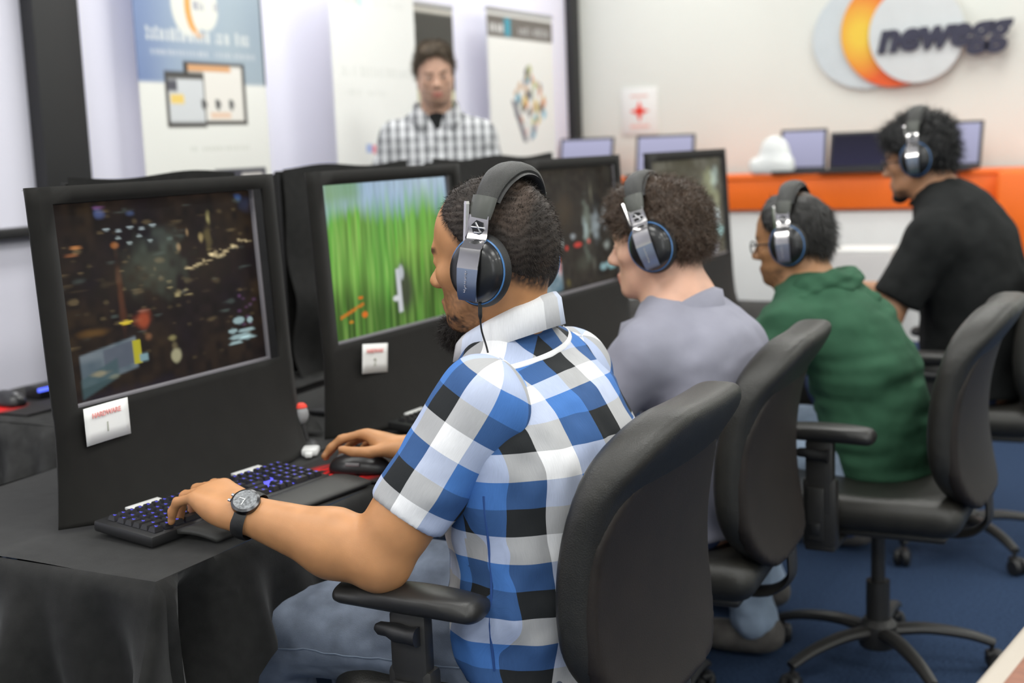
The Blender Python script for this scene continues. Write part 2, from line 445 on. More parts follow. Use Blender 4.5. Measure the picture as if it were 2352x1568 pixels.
def stand_banner(name, label, x, y0, y1, ztop, fn, lean=0.):
    w = y1 - y0; h = ztop - .1
    t = thing(name, label, 'banner', (x, (y0 + y1) / 2, 0), 0, 'roll-up banners along the lavender wall')
    base = obj('base', MB().box((0, 0, .05), (.13, w + .02, .09), .02), M_SILVER, t)
    for s in (-1, 1): obj('foot', MB().box((.05, s * w * .35, .012), (.20, .05, .024), .008), M_SILVER, t)
    obj('support_pole', MB().cyl((-.05, 0, .08), (-.05, 0, ztop), .011), M_SILVER, t)
    p = obj('printed_panel', paint(w, h, 90, int(90 * h / w), fn), V_PRINT, t, (0, -w / 2, .1))
    p.modifiers.new('thickness', 'SOLIDIFY').thickness = .004
    obj('top_rail', MB().box((-.004, 0, ztop + .008), (.022, w, .024), .006), M_SILVER, t)
    return t
HB = 2.22
def b1(u, v):
    z = HB - v * (HB - .1)
    c = np.tile(np.array([.83, .83, .79]), (len(u), 1))
    n = hash_noise(np.stack([u * 3, v * 6, u * 0], 1), 3)
    blue = np.stack([.17 + .16 * n + .12 * u, .24 + .17 * n + .12 * u, .45 + .1 * n], 1)
    m = sstep(z, 1.645, 1.655); c = c * (1 - m[:, None]) + blue * m[:, None]
    c = lerpc(c, ellm(u, z, .40, 1.93, .13, .115), (.78, .78, .72))
    c = lerpc(c, ellm(u, z, .47, 1.93, .10, .115) * (1 - ellm(u, z, .50, 1.93, .085, .105)), (.80, .38, .10))
    c = lerpc(c, ellm(u, z, .53, 1.925, .10, .085), (.78, .78, .72))
    c = lerpc(c, blur_text(u, -z, .42, .62, -1.945, -1.915, 7, 2) * .8, (.25, .25, .35))
    c = lerpc(c, blur_text(u, -z, .07, .93, -1.842, -1.795, 17, 5) * .75, (.74, .76, .74))
    c = lerpc(c, blur_text(u, -z, .10, .93, -1.768, -1.745, 30, 6) * .55, (.7, .72, .74))
    # the product picture: three overlapping screens
    c = lerpc(c, boxm(u, z, .33, .82, 1.50, 1.728), (.06, .055, .05)); c = lerpc(c, boxm(u, z, .36, .79, 1.515, 1.715), (.82, .79, .74))
    c = lerpc(c, boxm(u, z, .36, .7, 1.695, 1.715), (.70, .36, .16))
    c = lerpc(c, boxm(u, z, .18, .48, 1.49, 1.69), (.07, .065, .06)); c = lerpc(c, boxm(u, z, .205, .47, 1.51, 1.665), (.66, .68, .70))
    c = lerpc(c, boxm(u, z, .22, .32, 1.575, 1.61), (.85, .62, .18)); c = lerpc(c, boxm(u, z, .2, .27, 1.62, 1.66), (.1, .1, .12))
    for k in range(3): c = lerpc(c, ellm(u, z, .47 + .11 * k, 1.575, .022, .02), (.12, .12, .12))
    c = lerpc(c, boxm(u, z, .52, .68, 1.525, 1.545) * .6, (.8, .45, .25))
    c = lerpc(c, blur_text(u, -z, .34, .82, -1.425, -1.405, 14, 9) * .4, (.5, .52, .45))
    for k in range(2): c = lerpc(c, ellm(u, z, .2 + .17 * k, 1.312, .05, .02) * .7, (.12, .12, .13))
    c = lerpc(c, boxm(u, z, .52, .95, 1.18, 1.335), (.07, .07, .09)); c = lerpc(c, boxm(u, z, .74, .92, 1.2, 1.315), (.82, .78, .74))
    return lerpc(c, boxm(u, z, .985, 1.1, 1.65, 3.0), (.05, .06, .07))
def b2(u, v):
    z = HB - v * (HB - .1); c = np.tile(np.array([.88, .885, .86]), (len(u), 1))
    c = lerpc(c, blur_text(u, -z, .08, .3, -2.02, -1.985, 6, 1) * .25, (.3, .3, .3)); c = lerpc(c, ellm(u, z, .34, 2.015, .035, .04) * .35, (.2, .7, .7))
    c = lerpc(c, blur_text(u, -z, .5, .9, -2.02, -1.985, 12, 11) * .12, (.3, .3, .3))
    c = lerpc(c, blur_text(u, -z, .08, .95, -1.735, -1.69, 18, 7) * .16, (.3, .35, .3)); c = lerpc(c, blur_text(u, -z, .08, .6, -1.64, -1.61, 18, 8) * .13, (.3, .35, .3))
    c = lerpc(c, boxm(u, z, .33, .40, 1.375, 1.41) * .7, (.2, .35, .8)); return lerpc(c, boxm(u, z, .40, .47, 1.37, 1.405) * .8, (.85, .12, .2))
def b3(u, v):
    z = 2.05 - v * (2.05 - .1); c = np.tile(np.array([.07, .068, .06]), (len(u), 1))
    c = lerpc(c, boxm(u, z, 0, 1, 2.02, 2.1), (.6, .58, .52))
    c = lerpc(c, ellm(u, z, .28, 1.95, .22, .07) * (1 - ellm(u, z, .26, 1.95, .1, .035)), (.72, .72, .72))
    for k in range(3): c = lerpc(c, boxm(u, z, .02 + .14 * k, .10 + .14 * k, 1.74, 1.86), (.75, .75, .75))
    c = lerpc(c, boxm(u, z, 0, 1, 1.60, 1.66), (.62, .60, .42)); return lerpc(c, boxm(u, z, 0, 1, 1.2, 1.6), (.16, .26, .13))
def b4(u, v):
    z = 2.07 - v * (2.07 - .1); c = np.tile(np.array([.86, .86, .83]), (len(u), 1))
    c = lerpc(c, boxm(u, z, 0, 1, 1.94, 2.05), (.17, .155, .14))
    c = lerpc(c, blur_text(u, -z, .04, .22, -2.01, -1.965, 4, 3), (.75, .75, .74)); c = lerpc(c, boxm(u, z, .25, .34, 1.95, 2.04), (.07, .34, .45))
    c = lerpc(c, blur_text(u, -z, .46, .92, -2.01, -1.965, 11, 4) * .7, (.6, .6, .6))
    rs = np.random.RandomState(4)
    cols = [(.13, .12, .11), (.7, .5, .12), (.7, .3, .14), (.2, .5, .65), (.5, .55, .25), (.75, .6, .58), (.2, .22, .3), (.7, .72, .7), (.12, .11, .12), (.65, .45, .3)]
    for k in range(60):
        a = rs.uniform(-1, 1); b = rs.uniform(-1, 1) * (1 - abs(a) * .8)
        cu, cz = .60 + a * .23, 1.60 + b * .22; d = np.abs((u - cu) * .8 + (z - cz) * .5) ; e = np.abs((u - cu) * .5 - (z - cz) * .9)
        c = lerpc(c, (1 - sstep(d, .022, .03)) * (1 - sstep(e, .018, .026)), cols[k % 10])
    c = lerpc(c, (1 - sstep(np.abs((u - .42) * .7 + (z - 1.52) * .55), .018, .024)) * boxm(u, z, .30, .55, 1.4, 1.62), (.12, .12, .16))
    return c
stand_banner('roll_up_banner', 'blue and white roll-up banner with a tablet picture beside the black upright', -3.26, 3.48, 4.18, HB, b1)
stand_banner('roll_up_banner', 'plain white roll-up banner behind the standing man', -3.12, 4.44, 5.08, HB, b2)
stand_banner('roll_up_banner', 'dark grey and green roll-up banner half hidden behind the white banner', -3.28, 4.98, 5.70, 2.05, b3)
stand_banner('roll_up_banner', 'white roll-up banner with a dark header and a collage near the corner', -3.24, 5.98, 6.74, 2.07, b4)

# ------------------------------------------------------------------ wall sign (flat ovals and lettering standing off the back wall)
def oval(cx, cz, rx, rz, y, th, rot=0., n=56, hole=None):
    pts = []
    for k in range(n):
        a = 2 * math.pi * k / n; px, pz = rx * math.cos(a), rz * math.sin(a)
        pts.append((cx + px * math.cos(rot) - pz * math.sin(rot), cz + px * math.sin(rot) + pz * math.cos(rot)))
    return pts
def plate(pts, y, th):
    n = len(pts); v = [(p[0], y, p[1]) for p in pts] + [(p[0], y - th, p[1]) for p in pts]
    f = [tuple(range(n)), tuple(range(n, 2 * n))[::-1]] + [(k, (k + 1) % n, n + (k + 1) % n, n + k)[::-1] for k in range(n)]
    return MB().add(v, f)
M_SGREY = mat('pale_blue_sign_face', (.60, .66, .69), .4, var=.03)
M_SGREY2 = mat('pale_grey_sign_face', (.66, .69, .70), .4, var=.03)
M_NAVY = mat('navy_letter', (.03, .03, .06), .4, var=.05)
def crescent_mat():
    m, nt, b = _nt('orange_yellow_sign_face'); tc = nt.nodes.new('ShaderNodeTexCoord'); mp = nt.nodes.new('ShaderNodeMapping')
    mp.inputs['Location'].default_value = (.55, 0, -.15); g = nt.nodes.new('ShaderNodeTexGradient'); g.gradient_type = 'SPHERICAL'
    mp.inputs['Scale'].default_value = (3.6, 1, 2.9)
    nt.links.new(tc.outputs['Object'], mp.inputs[0]); nt.links.new(mp.outputs[0], g.inputs[0])
    r = nt.nodes.new('ShaderNodeValToRGB'); r.color_ramp.elements[0].color = (.80, .11, .015, 1); r.color_ramp.elements[0].position = .25; r.color_ramp.elements[1].color = (.86, .58, .05, 1); r.color_ramp.elements[1].position = .85
    nt.links.new(g.outputs[1], r.inputs[0]); nt.links.new(r.outputs[0], b.inputs['Base Color']); b.inputs['Roughness'].default_value = .4
    return m
sg = thing('wall_sign', 'large wall logo of pale ovals, orange crescent and dark lettering', 'sign', (-1.5, YB - .005, 1.85))
def sgl(pts): return [(x + 1.5, z - 1.85) for x, z in pts]
obj('oval_plate', plate(sgl(oval(-1.60, 1.90, .315, .285, 0, 0, .25)), -.0, .02), M_SGREY, sg)
o1 = oval(-1.47, 1.905, .285, .29, 0, 0, .3); obj('crescent_plate', plate(sgl(o1), -.022, .015), crescent_mat(), sg)
obj('oval_plate', plate(sgl(oval(-1.355, 1.885, .245, .255, 0, 0, .2)), -.039, .018), M_SGREY2, sg)
obj('lettering', text_mb('newegg', .215, T(.27, -.066, .025) @ Ry(math.radians(-1.5)) @ Rx(math.radians(90)), .008, .25, .011), M_NAVY, sg)

# small red cross notice
po = thing('first_aid_notice', 'white paper notice with a red cross on the cream wall', 'notice', (-2.95, YB - .006, 1.555))
obj('sheet', MB().box((0, 0, 0), (.225, .005, .275), .001), M_PAPER, po)
M_RED = mat('red_ink', (.85, .05, .025), .6, var=.03)
M_PINK = mat('pale_red_ink', (.86, .55, .50), .7, var=.02)
_v = []
for k in range(8):
    a = math.pi / 4 * k + math.pi / 2; r = .062 if k % 2 == 0 else .022; _v.append((r * math.cos(a), r * math.sin(a)))
obj('cross', plate(_v, -.003, .002), M_RED, po)
obj('caption', MB().box((0, -.0035, -.088), (.12, .002, .018)), M_PINK, po)
obj('heading', MB().box((0, -.0035, .088), (.11, .002, .012)), M_PINK, po)

# ------------------------------------------------------------------ demo counter and laptops
ct = thing('demo_counter', 'white demo counter with an orange fascia against the back wall', 'counter', (-1.5, 6.98, 0))
obj('body', MB().box((-.42, .05, .49), (2.86, .40, .98), .01), M_WHITE, ct)
obj('fascia', MB().box((-.42, -.165, 1.085), (2.86, .03, .185), .004), M_ORANGE, ct)
obj('top', MB().box((-.42, .03, 1.165), (2.88, .44, .025), .006), M_ORANGE, ct)
obj('end_tower', MB().box((.80, -.10, .95), (.34, .42, .45), .03), M_ORANGE, ct)
obj('end_tower_base', MB().box((.80, -.10, .365), (.33, .40, .73), .02), M_WHITE, ct)
def laptop(label, x, y, rz, fn, w=.34, h=.225, tilt=15):
    t = thing('laptop', label, 'laptop', (x, y, 1.179), rz, 'laptops on the demo counter')
    obj('keyboard_base', MB().box((0, -.11, .009), (w, .235, .018), .004), M_DARKP, t)
    lid = obj('lid', MB().box((0, .0, h / 2), (w, .012, h), .005), M_DARKP, t, (0, .012, .014), (math.radians(-tilt), 0, 0))
    obj('screen', paint(w - .03, h - .03, 30, 20, fn), V_SCREEN, lid, (-(w - .03) / 2, -.0075, .015), (0, 0, -math.pi / 2))
    return t
lav = lambda u, v: np.tile(np.array([.58, .58, .82]), (len(u), 1)) * (1 - .25 * v)[:, None]
drk = lambda u, v: np.tile(np.array([.012, .011, .03]), (len(u), 1)) * (1 + v)[:, None]
laptop('laptop with a pale lilac screen near the black corner upright', -3.17, 6.97, .1, lav, .33)
laptop('laptop with a pale lilac screen behind the screens, below the red cross notice', -2.68, 6.97, .15, lav)
laptop('laptop with a lilac screen beside the glossy white bag on the orange counter', -1.90, 7.0, .1, lav, .25)
laptop('laptop with a dark screen on the orange counter', -1.585, 6.97, .0, drk, .34, .20)
laptop('laptop with a pale screen behind the head of the black-shirted player', -1.12, 6.95, -.1, lav, .28, .235)
# a glossy white bag / cover standing on the counter
g = Vol((-2.2, 6.6, 1.15), (-1.75, 7.0, 1.45), .01)
g.ell((-1.97, 6.80, 1.285), (.085, .04, .10), k=.03); g.rbox((-1.985, 6.80, 1.225), (.12, .045, .045), .03, .03)
_V, _Q = g.verts(2); o = obj('bag', mesh_np('bag', _V - np.array([-1.97, 6.8, 1.18]), _Q), mat('glossy_white_film', (.85, .87, .86), .15, var=.03, bump=.4, bscale=20), None, (-2.0, 6.825, 1.178))
tag(o, 'glossy white plastic bag standing on the orange counter', 'bag')
# white box below the counter, behind the green player
o = thing('carton', 'pale grey carton standing in front of the white counter', 'box', (-1.42, 6.35, 0))
obj('body', MB().box((0, 0, .41), (.30, .3, .82), .008), mat('pale_carton', (.66, .63, .62), .7, var=.03), o); obj('flap', MB().box((.01, -.01, .827), (.27, .27, .012), .004), M_PAPER, o)
# ------------------------------------------------------------------ tables under black cloths
ZT = .742
def table(label, x0, x1, y0, y1):
    t = thing('folding_table', label, 'table', ((x0 + x1) / 2, (y0 + y1) / 2, 0), 0, 'folding tables in two rows')
    w, l = x1 - x0, y1 - y0
    obj('tabletop', MB().box((0, 0, ZT - .018), (w, l, .03), .006), M_DARKP, t)
    for sx in (-1, 1):
        for sy in (-1, 1): obj('leg', MB().cyl((sx * (w / 2 - .06), sy * (l / 2 - .1), 0), (sx * (w / 2 - .06), sy * (l / 2 - .1), ZT - .03), .014, n=10), M_SILVER, t)
    return t
def cloth(name, label, x0, x1, y0, y1, drops, seed, group='black table cloths'):
    """cloth with a rounded edge and hanging folds; drops: side -> function(s along the side) of hanging length"""
    rs = np.random.RandomState(seed); ph = rs.uniform(0, 6, 12); mb = MB(); z = ZT
    cx, cy = (x0 + x1) / 2, (y0 + y1) / 2; cols = {}
    mb.grid(lambda u, v: (x0 + (x1 - x0) * u - cx, y0 + (y1 - y0) * v - cy, z + .0025 * math.sin(9 * u + 13 * v + ph[0])), 16, 24)
    def skirt(p0, p1, out, drop, n, rec=None):
        L = math.dist(p0, p1)
        def fn(u, v):
            s = u * L; d = drop(s) * v
            r = .018
            if d < r * 1.5: a = d / r; o = r * math.sin(a); zz = -r * (1 - math.cos(a))
            else: o = r; zz = -r - (d - r * 1.5)
            f = min(1, max(0, d - .02) / .22)
            o += f * (.036 * math.sin(s * 19 + ph[1] + d * 6) + .030 * math.sin(s * 47 + ph[2] - d * 9) + .03 + .05 * d)
            zz += f * .012 * math.sin(s * 26 + ph[3])
            side = f * .02 * math.sin(s * 17 + d * 6 + ph[4])
            if rec is not None: o -= rec(s) * min(1, d / .12)
            tx, ty = (p1[0] - p0[0]) / L, (p1[1] - p0[1]) / L
            return (p0[0] + tx * (s + side) + out[0] * o - cx, p0[1] + ty * (s + side) + out[1] * o - cy, z + zz)
        mb.grid(fn, n, 22)
        cols[(p0[0], p0[1], 1)] = [fn(0, j / 22) for j in range(23)]; cols[(p1[0], p1[1], 0)] = [fn(1, j / 22) for j in range(23)]
    n = lambda L: max(12, int(L * 60))
    if 'front' in drops: skirt((x1, y0), (x1, y1), (1, 0), drops['front'], n(y1 - y0), drops.get('recess'))
    if 'near' in drops: skirt((x0, y0), (x1, y0), (0, -1), drops['near'], n(x1 - x0))
    if 'far' in drops: skirt((x1, y1), (x0, y1), (0, 1), drops['far'], n(x1 - x0))
    if 'back' in drops: skirt((x0, y1), (x0, y0), (-1, 0), drops['back'], n(y1 - y0))
    if 'front' in drops and 'near' in drops:      # rounded corner between the end drape and the front drape
        A, B = cols[(x1, y0, 0)], cols[(x1, y0, 1)]
        def cf(u, v):
            j = min(22, int(round(v * 22))); p = Vector(A[j]).lerp(Vector(B[j]), u); w = 4 * u * (1 - u) * .35; L_ = (Vector(A[j]) - Vector(B[j])).length
            return p + Vector((.7, -.7, 0)) * w * L_
        mb.grid(cf, 8, 22)
    o = obj(name, mb.mesh(name, 60), M_CLOTH2 if seed == 3 else M_CLOTH, None, (cx, cy, 0)); tag(o, label, 'tablecloth', group)
    return o
def front_a(s):
    # corner hangs to the knee, then a lifted gap, then a flap lying over the sitter's thigh
    if s < .02: return .62
    if s < .13: return .62
    if s < .17: return .40 - .21 * (s - .13) / .04
    return .19 - .075 * min(1, (s - .17) / .28)
table('folding table with the two nearest screens', -2.08, -1.47, 1.60, 3.16)
table('folding table with the two farther screens', -2.04, -1.33, 3.22, 4.95)
table('folding table of the row behind the nearest black hood', -3.00, -2.20, 2.26, 3.40)
table('narrow table below the standing man', -2.44, -2.20, 3.80, 4.86)
cloth('tablecloth', 'black cloth on the nearest table, hanging in folds at its end', -2.13, -1.395, 1.44, 3.19, {
    'front': front_a, 'recess': lambda s: .16 * max(0, math.sin(math.pi * min(1, max(0, (s - .025) / .125)))), 'near': lambda s: .36 + .05 * math.sin(s * 9) + (.26 * max(0, (s - .64) / .1)), 'back': lambda s: .3}, 1)
cloth('tablecloth', 'black cloth on the farther table of the front row', -2.05, -1.32, 3.21, 4.96, {'front': lambda s: .13, 'back': lambda s: .3, 'far': lambda s: .5}, 2)
cloth('tablecloth', 'dark cloth on the table of the back row, behind the nearest hood', -3.01, -2.19, 2.25, 3.41, {'near': lambda s: .6, 'back': lambda s: .3}, 3)
cloth('tablecloth', 'dark cloth on the narrow table below the standing man', -2.45, -2.19, 3.79, 4.87, {'back': lambda s: .3}, 4)

# ------------------------------------------------------------------ monitors and their black hoods
def hood(label, x, y0, y1, seed):
    """bent black board standing round a monitor: a window for the screen, a scooped foot running onto the table"""
    t = thing('monitor_hood', label, 'hood', (x, (y0 + y1) / 2, ZT + .004), 0, 'black hoods of the front row')
    w = (y1 - y0) / 2; ws, sx0 = .27, 0
    ys = [-w, -w + .055, w - .04, w]
    prof = [(-.022, .595), (-.020, .565)] + [(-.020 + .018 * k / 6, .565 - .36 * k / 6) for k in range(1, 7)] + [(.0, .19), (.007, .16), (.019, .12), (.036, .082), (.054, .05), (.070, .027), (.082, .013), (.092, .006)]
    mb = MB(); rows = []
    Y = [ys[0], ys[0] + .028] + list(np.linspace(ys[1], ys[2], 13)) + [w - .02, w]
    for px, pz in prof:
        fl = max(0, (.2 - pz) / .2); row = []
        for yy in Y:
            e = abs(yy) / w
            row.append(((px if pz > .2 else px * (1 - .92 * e ** 3.5)) + .006 * math.sin(yy * 9 + seed) * fl, yy * (1 + .07 * fl * fl), pz))
        rows.append(row)
    n = len(Y)
    f = []
    for j in range(len(prof) - 1):
        for i in range(n - 1):
            if 1 <= j < 7 and 2 <= i < n - 3: continue
            f.append((j * n + i, j * n + i + 1, (j + 1) * n + i + 1, (j + 1) * n + i)[::-1])
    mb.add([p for r in rows for p in r], f)
    o = obj('board', mb.mesh('board', 50), M_BOARD, t); o.modifiers.new('thickness', 'SOLIDIFY').thickness = .006
    obj('top_flap', MB().grid(lambda u, v: (-.022 - .022 * v, -w + .01 + (2 * w - .02) * u, .594 - .004 * v), 14, 2).mesh('top_flap', 50), M_BOARD, t)
    return t, ys
def monitor(label, x, y0, y1, fn, seed):
    yc = (y0 + y1) / 2; w = (y1 - y0) / 2; a, b = -w + (.07, .09, .11, .13)[seed], w - .035 + (0, .02, .05, .08)[seed]; sh = .372
    t = thing('monitor', label, 'monitor', (x - .03, yc, ZT + .004), 0, 'game monitors of the front row')
    lean = math.radians(2.9)
    case = obj('case', MB().box((-.022, (a + b) / 2, .19), (.024, b - a, sh), .006), M_DARKP, t, (0, 0, .195), (0, -lean, 0))
    obj('screen', paint(b - a - .012, sh - .012, 168, 112, fn), V_SCREEN, t, (-.0085, a + .006, .202), (0, -lean, 0))
    obj('bezel', MB().box((0, (a + b) / 2, .0045), (.012, b - a, .009), .002).box((0, b - .0035, .19), (.012, .007, sh), .002).box((0, a + .0025, .19), (.008, .005, sh), .002).box((0, (a + b) / 2, sh), (.008, b - a, .006), .002), mat('grey_bezel', (.22, .21, .23), .35, var=.05), t, (-.006, 0, .196), (0, -lean, 0))
    obj('stand', MB().box((-.11, 0, .006), (.16, .24, .012), .004).box((-.10, 0, .15), (.03, .06, .3), .006), M_DARKP, t)
    return t
def rsn(u, v, fx, fy, seed): return hash_noise(np.stack([u * fx, v * fy, u * 0 + seed], 1), seed)
def g_dark1(u, v):
    n1 = rsn(u, v, 7, 5, 1); n2 = rsn(u, v, 30, 22, 2); n3 = rsn(u, v, 60, 16, 3)
    c = np.stack([.009 + .030 * n1 * n2, .006 + .018 * n1 * n2, .005 + .006 * n2], 1)
    def b(cu, cv, ru, rv, col, s=.9, jag=.6):
        nonlocal c
        q = np.sqrt(((u - cu) / ru) ** 2 + ((v - cv) / rv) ** 2) + jag * (n2 - .5)
        c = c + (1 - sstep(q, 1 - s, 1.05))[:, None] * np.array(col)
    b(.45, .36, .2, .2, (.04, .055, .042)); b(.5, .22, .12, .1, (.03, .04, .035)); b(.74, .25, .03, .12, (.10, .08, .03)); b(.75, .14, .02, .045, (.38, .34, .14))
    b(.70, .25, .018, .04, (.36, .28, .12)); b(.58, .28, .016, .03, (.3, .2, .1)); b(.63, .2, .012, .03, (.3, .2, .1))
    b(.27, .5, .022, .26, (.07, .022, .008)); b(.09, .22, .035, .012, (.5, .2, .06)); b(.07, .255, .04, .01, (.35, .12, .04)); b(.27, .23, .03, .02, (.3, .1, .02))
    for k in range(5): b(.24 + .055 * k, .145 + .012 * (k % 2), .022, .009, (.35, .42, .44), .6, .2)
    for k in range(4): b(.29 + .05 * k, .195 + .03 * (k % 2), .018, .011, (.3, .36, .36), .6, .2)
    b(.22, .06, .035, .03, (.06, .09, .22)); b(.22, .03, .04, .012, (.14, .06, .16)); b(.36, .07, .03, .02, (.04, .07, .16)); b(.93, .03, .03, .025, (.02, .06, .18))
    rs = np.random.RandomState(5)
    for k in range(26):
        cu = .62 + .36 * k / 26; b(cu, .41 - .14 * k / 26 + rs.uniform(-.02, .02), rs.uniform(.012, .03), rs.uniform(.006, .016), np.array([.5, .4, .22]) * rs.uniform(.3, 1.2), .7, .5)
    for k in range(10): b(rs.uniform(.5, .62), rs.uniform(.43, .55), .02, .008, np.array([.3, .25, .12]) * rs.uniform(.3, 1.), .7, .4)
    for k in range(30): b(rs.uniform(.02, .98), rs.uniform(.05, .9), .02, .012, np.array([.06, .045, .02]) * rs.uniform(.2, 1.2))
    for k in range(90): b(rs.uniform(.02, .98), np.clip(rs.normal(.42, .2), .05, .95), rs.uniform(.012, .05), rs.uniform(.006, .022), np.array([.085, .062, .030] if k % 3 else [.04, .055, .05]) * rs.uniform(.2, 1.3), .9, .9)
    b(.5, .4, .45, .22, (.012, .010, .005), 1., .5)
    b(.36, .64, .055, .065, (.34, .06, .02), .8, .4); b(.36, .59, .04, .012, (.2, .1, .07)); b(.28, .635, .035, .011, (.65, .5, .02), .3, .1); b(.13, .66, .09, .03, (.10, .05, .01)); b(.38, .73, .03, .03, (.2, .09, .04))
    # the tilted weapon panel
    q = boxm(u, v + (u - .2) * .18, .055, .315, .735, .9, .008); c = lerpc(c, q * .95, (.15, .19, .22)) + (q * (n2 - .5) * .1)[:, None]
    q = boxm(u, v + (u - .2) * .18, .16, .30, .75, .87, .006); c = lerpc(c, q * .8, (.10, .115, .15))
    q = boxm(u, v + (u - .1) * .45, .05, .22, .86, .96, .01); c = lerpc(c, q * .8, (.06, .11, .12)); b(.14, .87, .05, .018, (.22, .15, .05)); b(.2, .9, .04, .016, (.13, .11, .05))
    c = lerpc(c, boxm(u, v, .297, .335, .735, .86, .004), (.50, .45, .03)); c = lerpc(c, boxm(u, v, .325, .365, .815, .855, .006), (.22, .36, .40))
    b(.49, .765, .035, .022, (.25, .22, .09)); b(.505, .865, .036, .045, (.38, .36, .22), .5, .3); b(.5, .81, .02, .03, (.12, .1, .05))
    for (x, y, w, h) in ((.86, .745, .04, .024), (.925, .755, .02, .02), (.82, .80, .03, .016), (.9, .81, .055, .014), (.86, .84, .075, .017), (.9, .855, .06, .012), (.83, .872, .05, .01)): b(x, y, w, h, (.32, .46, .48), .35, .15)
    for k in range(10): b(rs.uniform(.87, .98), rs.uniform(.6, .78), .02, .014, (.07, .03, .08))
    b(.97, .08, .05, .06, (.01, .02, .05)); b(.25, 1.0, .4, .06, (.004, .004, .012))
    return c
def g_green(u, v):
    lean = u + (v - .5) * .05
    s1 = rsn(lean, v, 55, 3.2, 4); s2 = rsn(lean - .03 * v, v, 120, 5, 7); n = rsn(u, v, 5, 4, 8); d = rsn(u, v, 26, 22, 9)
    top = sstep(v + .12 * n + .1 * s1, .16, .36)
    base = np.stack([.10 + .30 * s1 * s2 + .06 * n, .24 + .36 * s1 + .1 * s2, .05 + .12 * s1 * s2], 1)
    dark = sstep(v + .25 * (n - .5), .55, .85)[:, None]; base = base * (1 - dark * .72 * (1 - .5 * s1[:, None]))
    sky = np.stack([.42 + .2 * n, .62 + .15 * n, .88 + 0 * n], 1) * (.75 + .3 * s2[:, None])
    c = base * top[:, None] + sky * (1 - top[:, None])
    c = lerpc(c, boxm(u, v, .0, .28, -1, .12, .06) * .7, (.22, .42, .10))
    for k, a in enumerate((.13, .15, .17)): c = lerpc(c, boxm(u, v + (u - .18) * .35, .05, .23, .795 - .0 * k, .815, .004) * (d > .3) * .5, (.75, .22, .02))
    c = lerpc(c, ellm(u, v, .23, .86, .022, .02, .3), (.85, .20, .02)); c = lerpc(c, ellm(u, v, .21, .745, .02, .008, .3), (.8, .2, .02)); c = lerpc(c, ellm(u, v, .125, .89, .016, .01, .3), (.7, .3, .02))
    rid = ellm(u, v, .56, .74, .07, .16, .5); c = lerpc(c, rid * .85, (.06, .055, .045))
    c = lerpc(c, boxm(u, v + (u - .52) * .1, .50, .535, .60, .90, .006), (.72, .74, .78)); c = lerpc(c, ellm(u, v, .49, .80, .03, .02, .3), (.8, .82, .84)); c = lerpc(c, ellm(u, v, .545, .63, .02, .05, .4), (.6, .64, .68))
    return c * .98
def g_dark3(u, v):
    n1 = rsn(u, v, 6, 5, 11); n2 = rsn(u, v, 28, 24, 12); st = rsn(u, v, 34, 5, 13)
    c = np.stack([.016 + .02 * n2, .013 + .018 * n2, .010 + .012 * n2], 1)
    def b(cu, cv, ru, rv, col, s=.8, jag=.7):
        nonlocal c
        q = np.sqrt(((u - cu) / ru) ** 2 + ((v - cv) / rv) ** 2) + jag * (n2 - .5); c = c + (1 - sstep(q, 1 - s, 1.05))[:, None] * np.array(col)
    b(.62, .5, .07, .28, (.14, .17, .14)); b(.74, .5, .07, .16, (.26, .31, .33)); b(.60, .5, .05, .1, (.2, .26, .28)); b(.70, .2, .02, .12, (.13, .13, .09)); b(.88, .45, .1, .12, (.2, .25, .27))
    b(.44, .56, .05, .03, (.3, .34, .36)); b(.30, .6, .02, .06, (.26, .28, .27)); b(.86, .68, .06, .05, (.3, .34, .32)); b(.35, .35, .15, .2, (.03, .02, .01)); b(.2, .6, .05, .12, (.1, .09, .06))
    for k in range(3): b(.35 + .14 * k, .645 - .012 * k, .06 if k == 1 else .022, .024, (.6, .03, .02), .4, .2)
    q = boxm(u, v + (u - .2) * .12, .04, .27, .76, .98, .012); c = lerpc(c, q * .9, (.22, .32, .38)) + (q * (n2 - .5) * .3)[:, None]
    b(.25, .78, .018, .1, (.5, .08, .03), .4, .2); b(.34, .93, .03, .05, (.1, .085, .02)); b(.82, .86, .07, .035, (.25, .42, .45), .5); b(.92, .87, .06, .04, (.2, .4, .42), .5); b(.55, .8, .12, .1, (.03, .035, .025)); b(.68, .82, .03, .1, (.06, .065, .05))
    return c + (.012 * st * n1)[:, None]
def g_dark4(u, v):
    n2 = rsn(u, v, 24, 20, 15); n1 = rsn(u, v, 6, 6, 16)
    c = np.stack([.05 + .1 * n2 * n1, .048 + .1 * n2 * n1, .03 + .09 * n2 * n1], 1)
    def b(cu, cv, ru, rv, col, s=.8, jag=.6):
        nonlocal c
        q = np.sqrt(((u - cu) / ru) ** 2 + ((v - cv) / rv) ** 2) + jag * (n2 - .5); c = c + (1 - sstep(q, 1 - s, 1.05))[:, None] * np.array(col)
    b(.8, .25, .14, .22, (.16, .17, .10)); b(.88, .2, .08, .15, (.18, .24, .24)); b(.9, .45, .06, .12, (.16, .17, .10)); b(.86, .62, .09, .14, (.40, .48, .52)); b(.92, .76, .07, .08, (.25, .45, .46)); b(.8, .9, .09, .12, (.42, .43, .52)); b(.4, .5, .2, .3, (.08, .08, .05))
    return c * 1.5
HX = [(-1.74, 1.59, 2.262), (-1.705, 2.335, 3.005), (-1.605, 3.17, 3.845), (-1.575, 3.985, 4.80)]
names = ['nearest black hood, around the dark game screen with the number 1 card', 'black hood around the bright green game screen', 'black hood around the dark screen between the two nearest players', 'farthest black hood of the front row, behind the curly brown head']
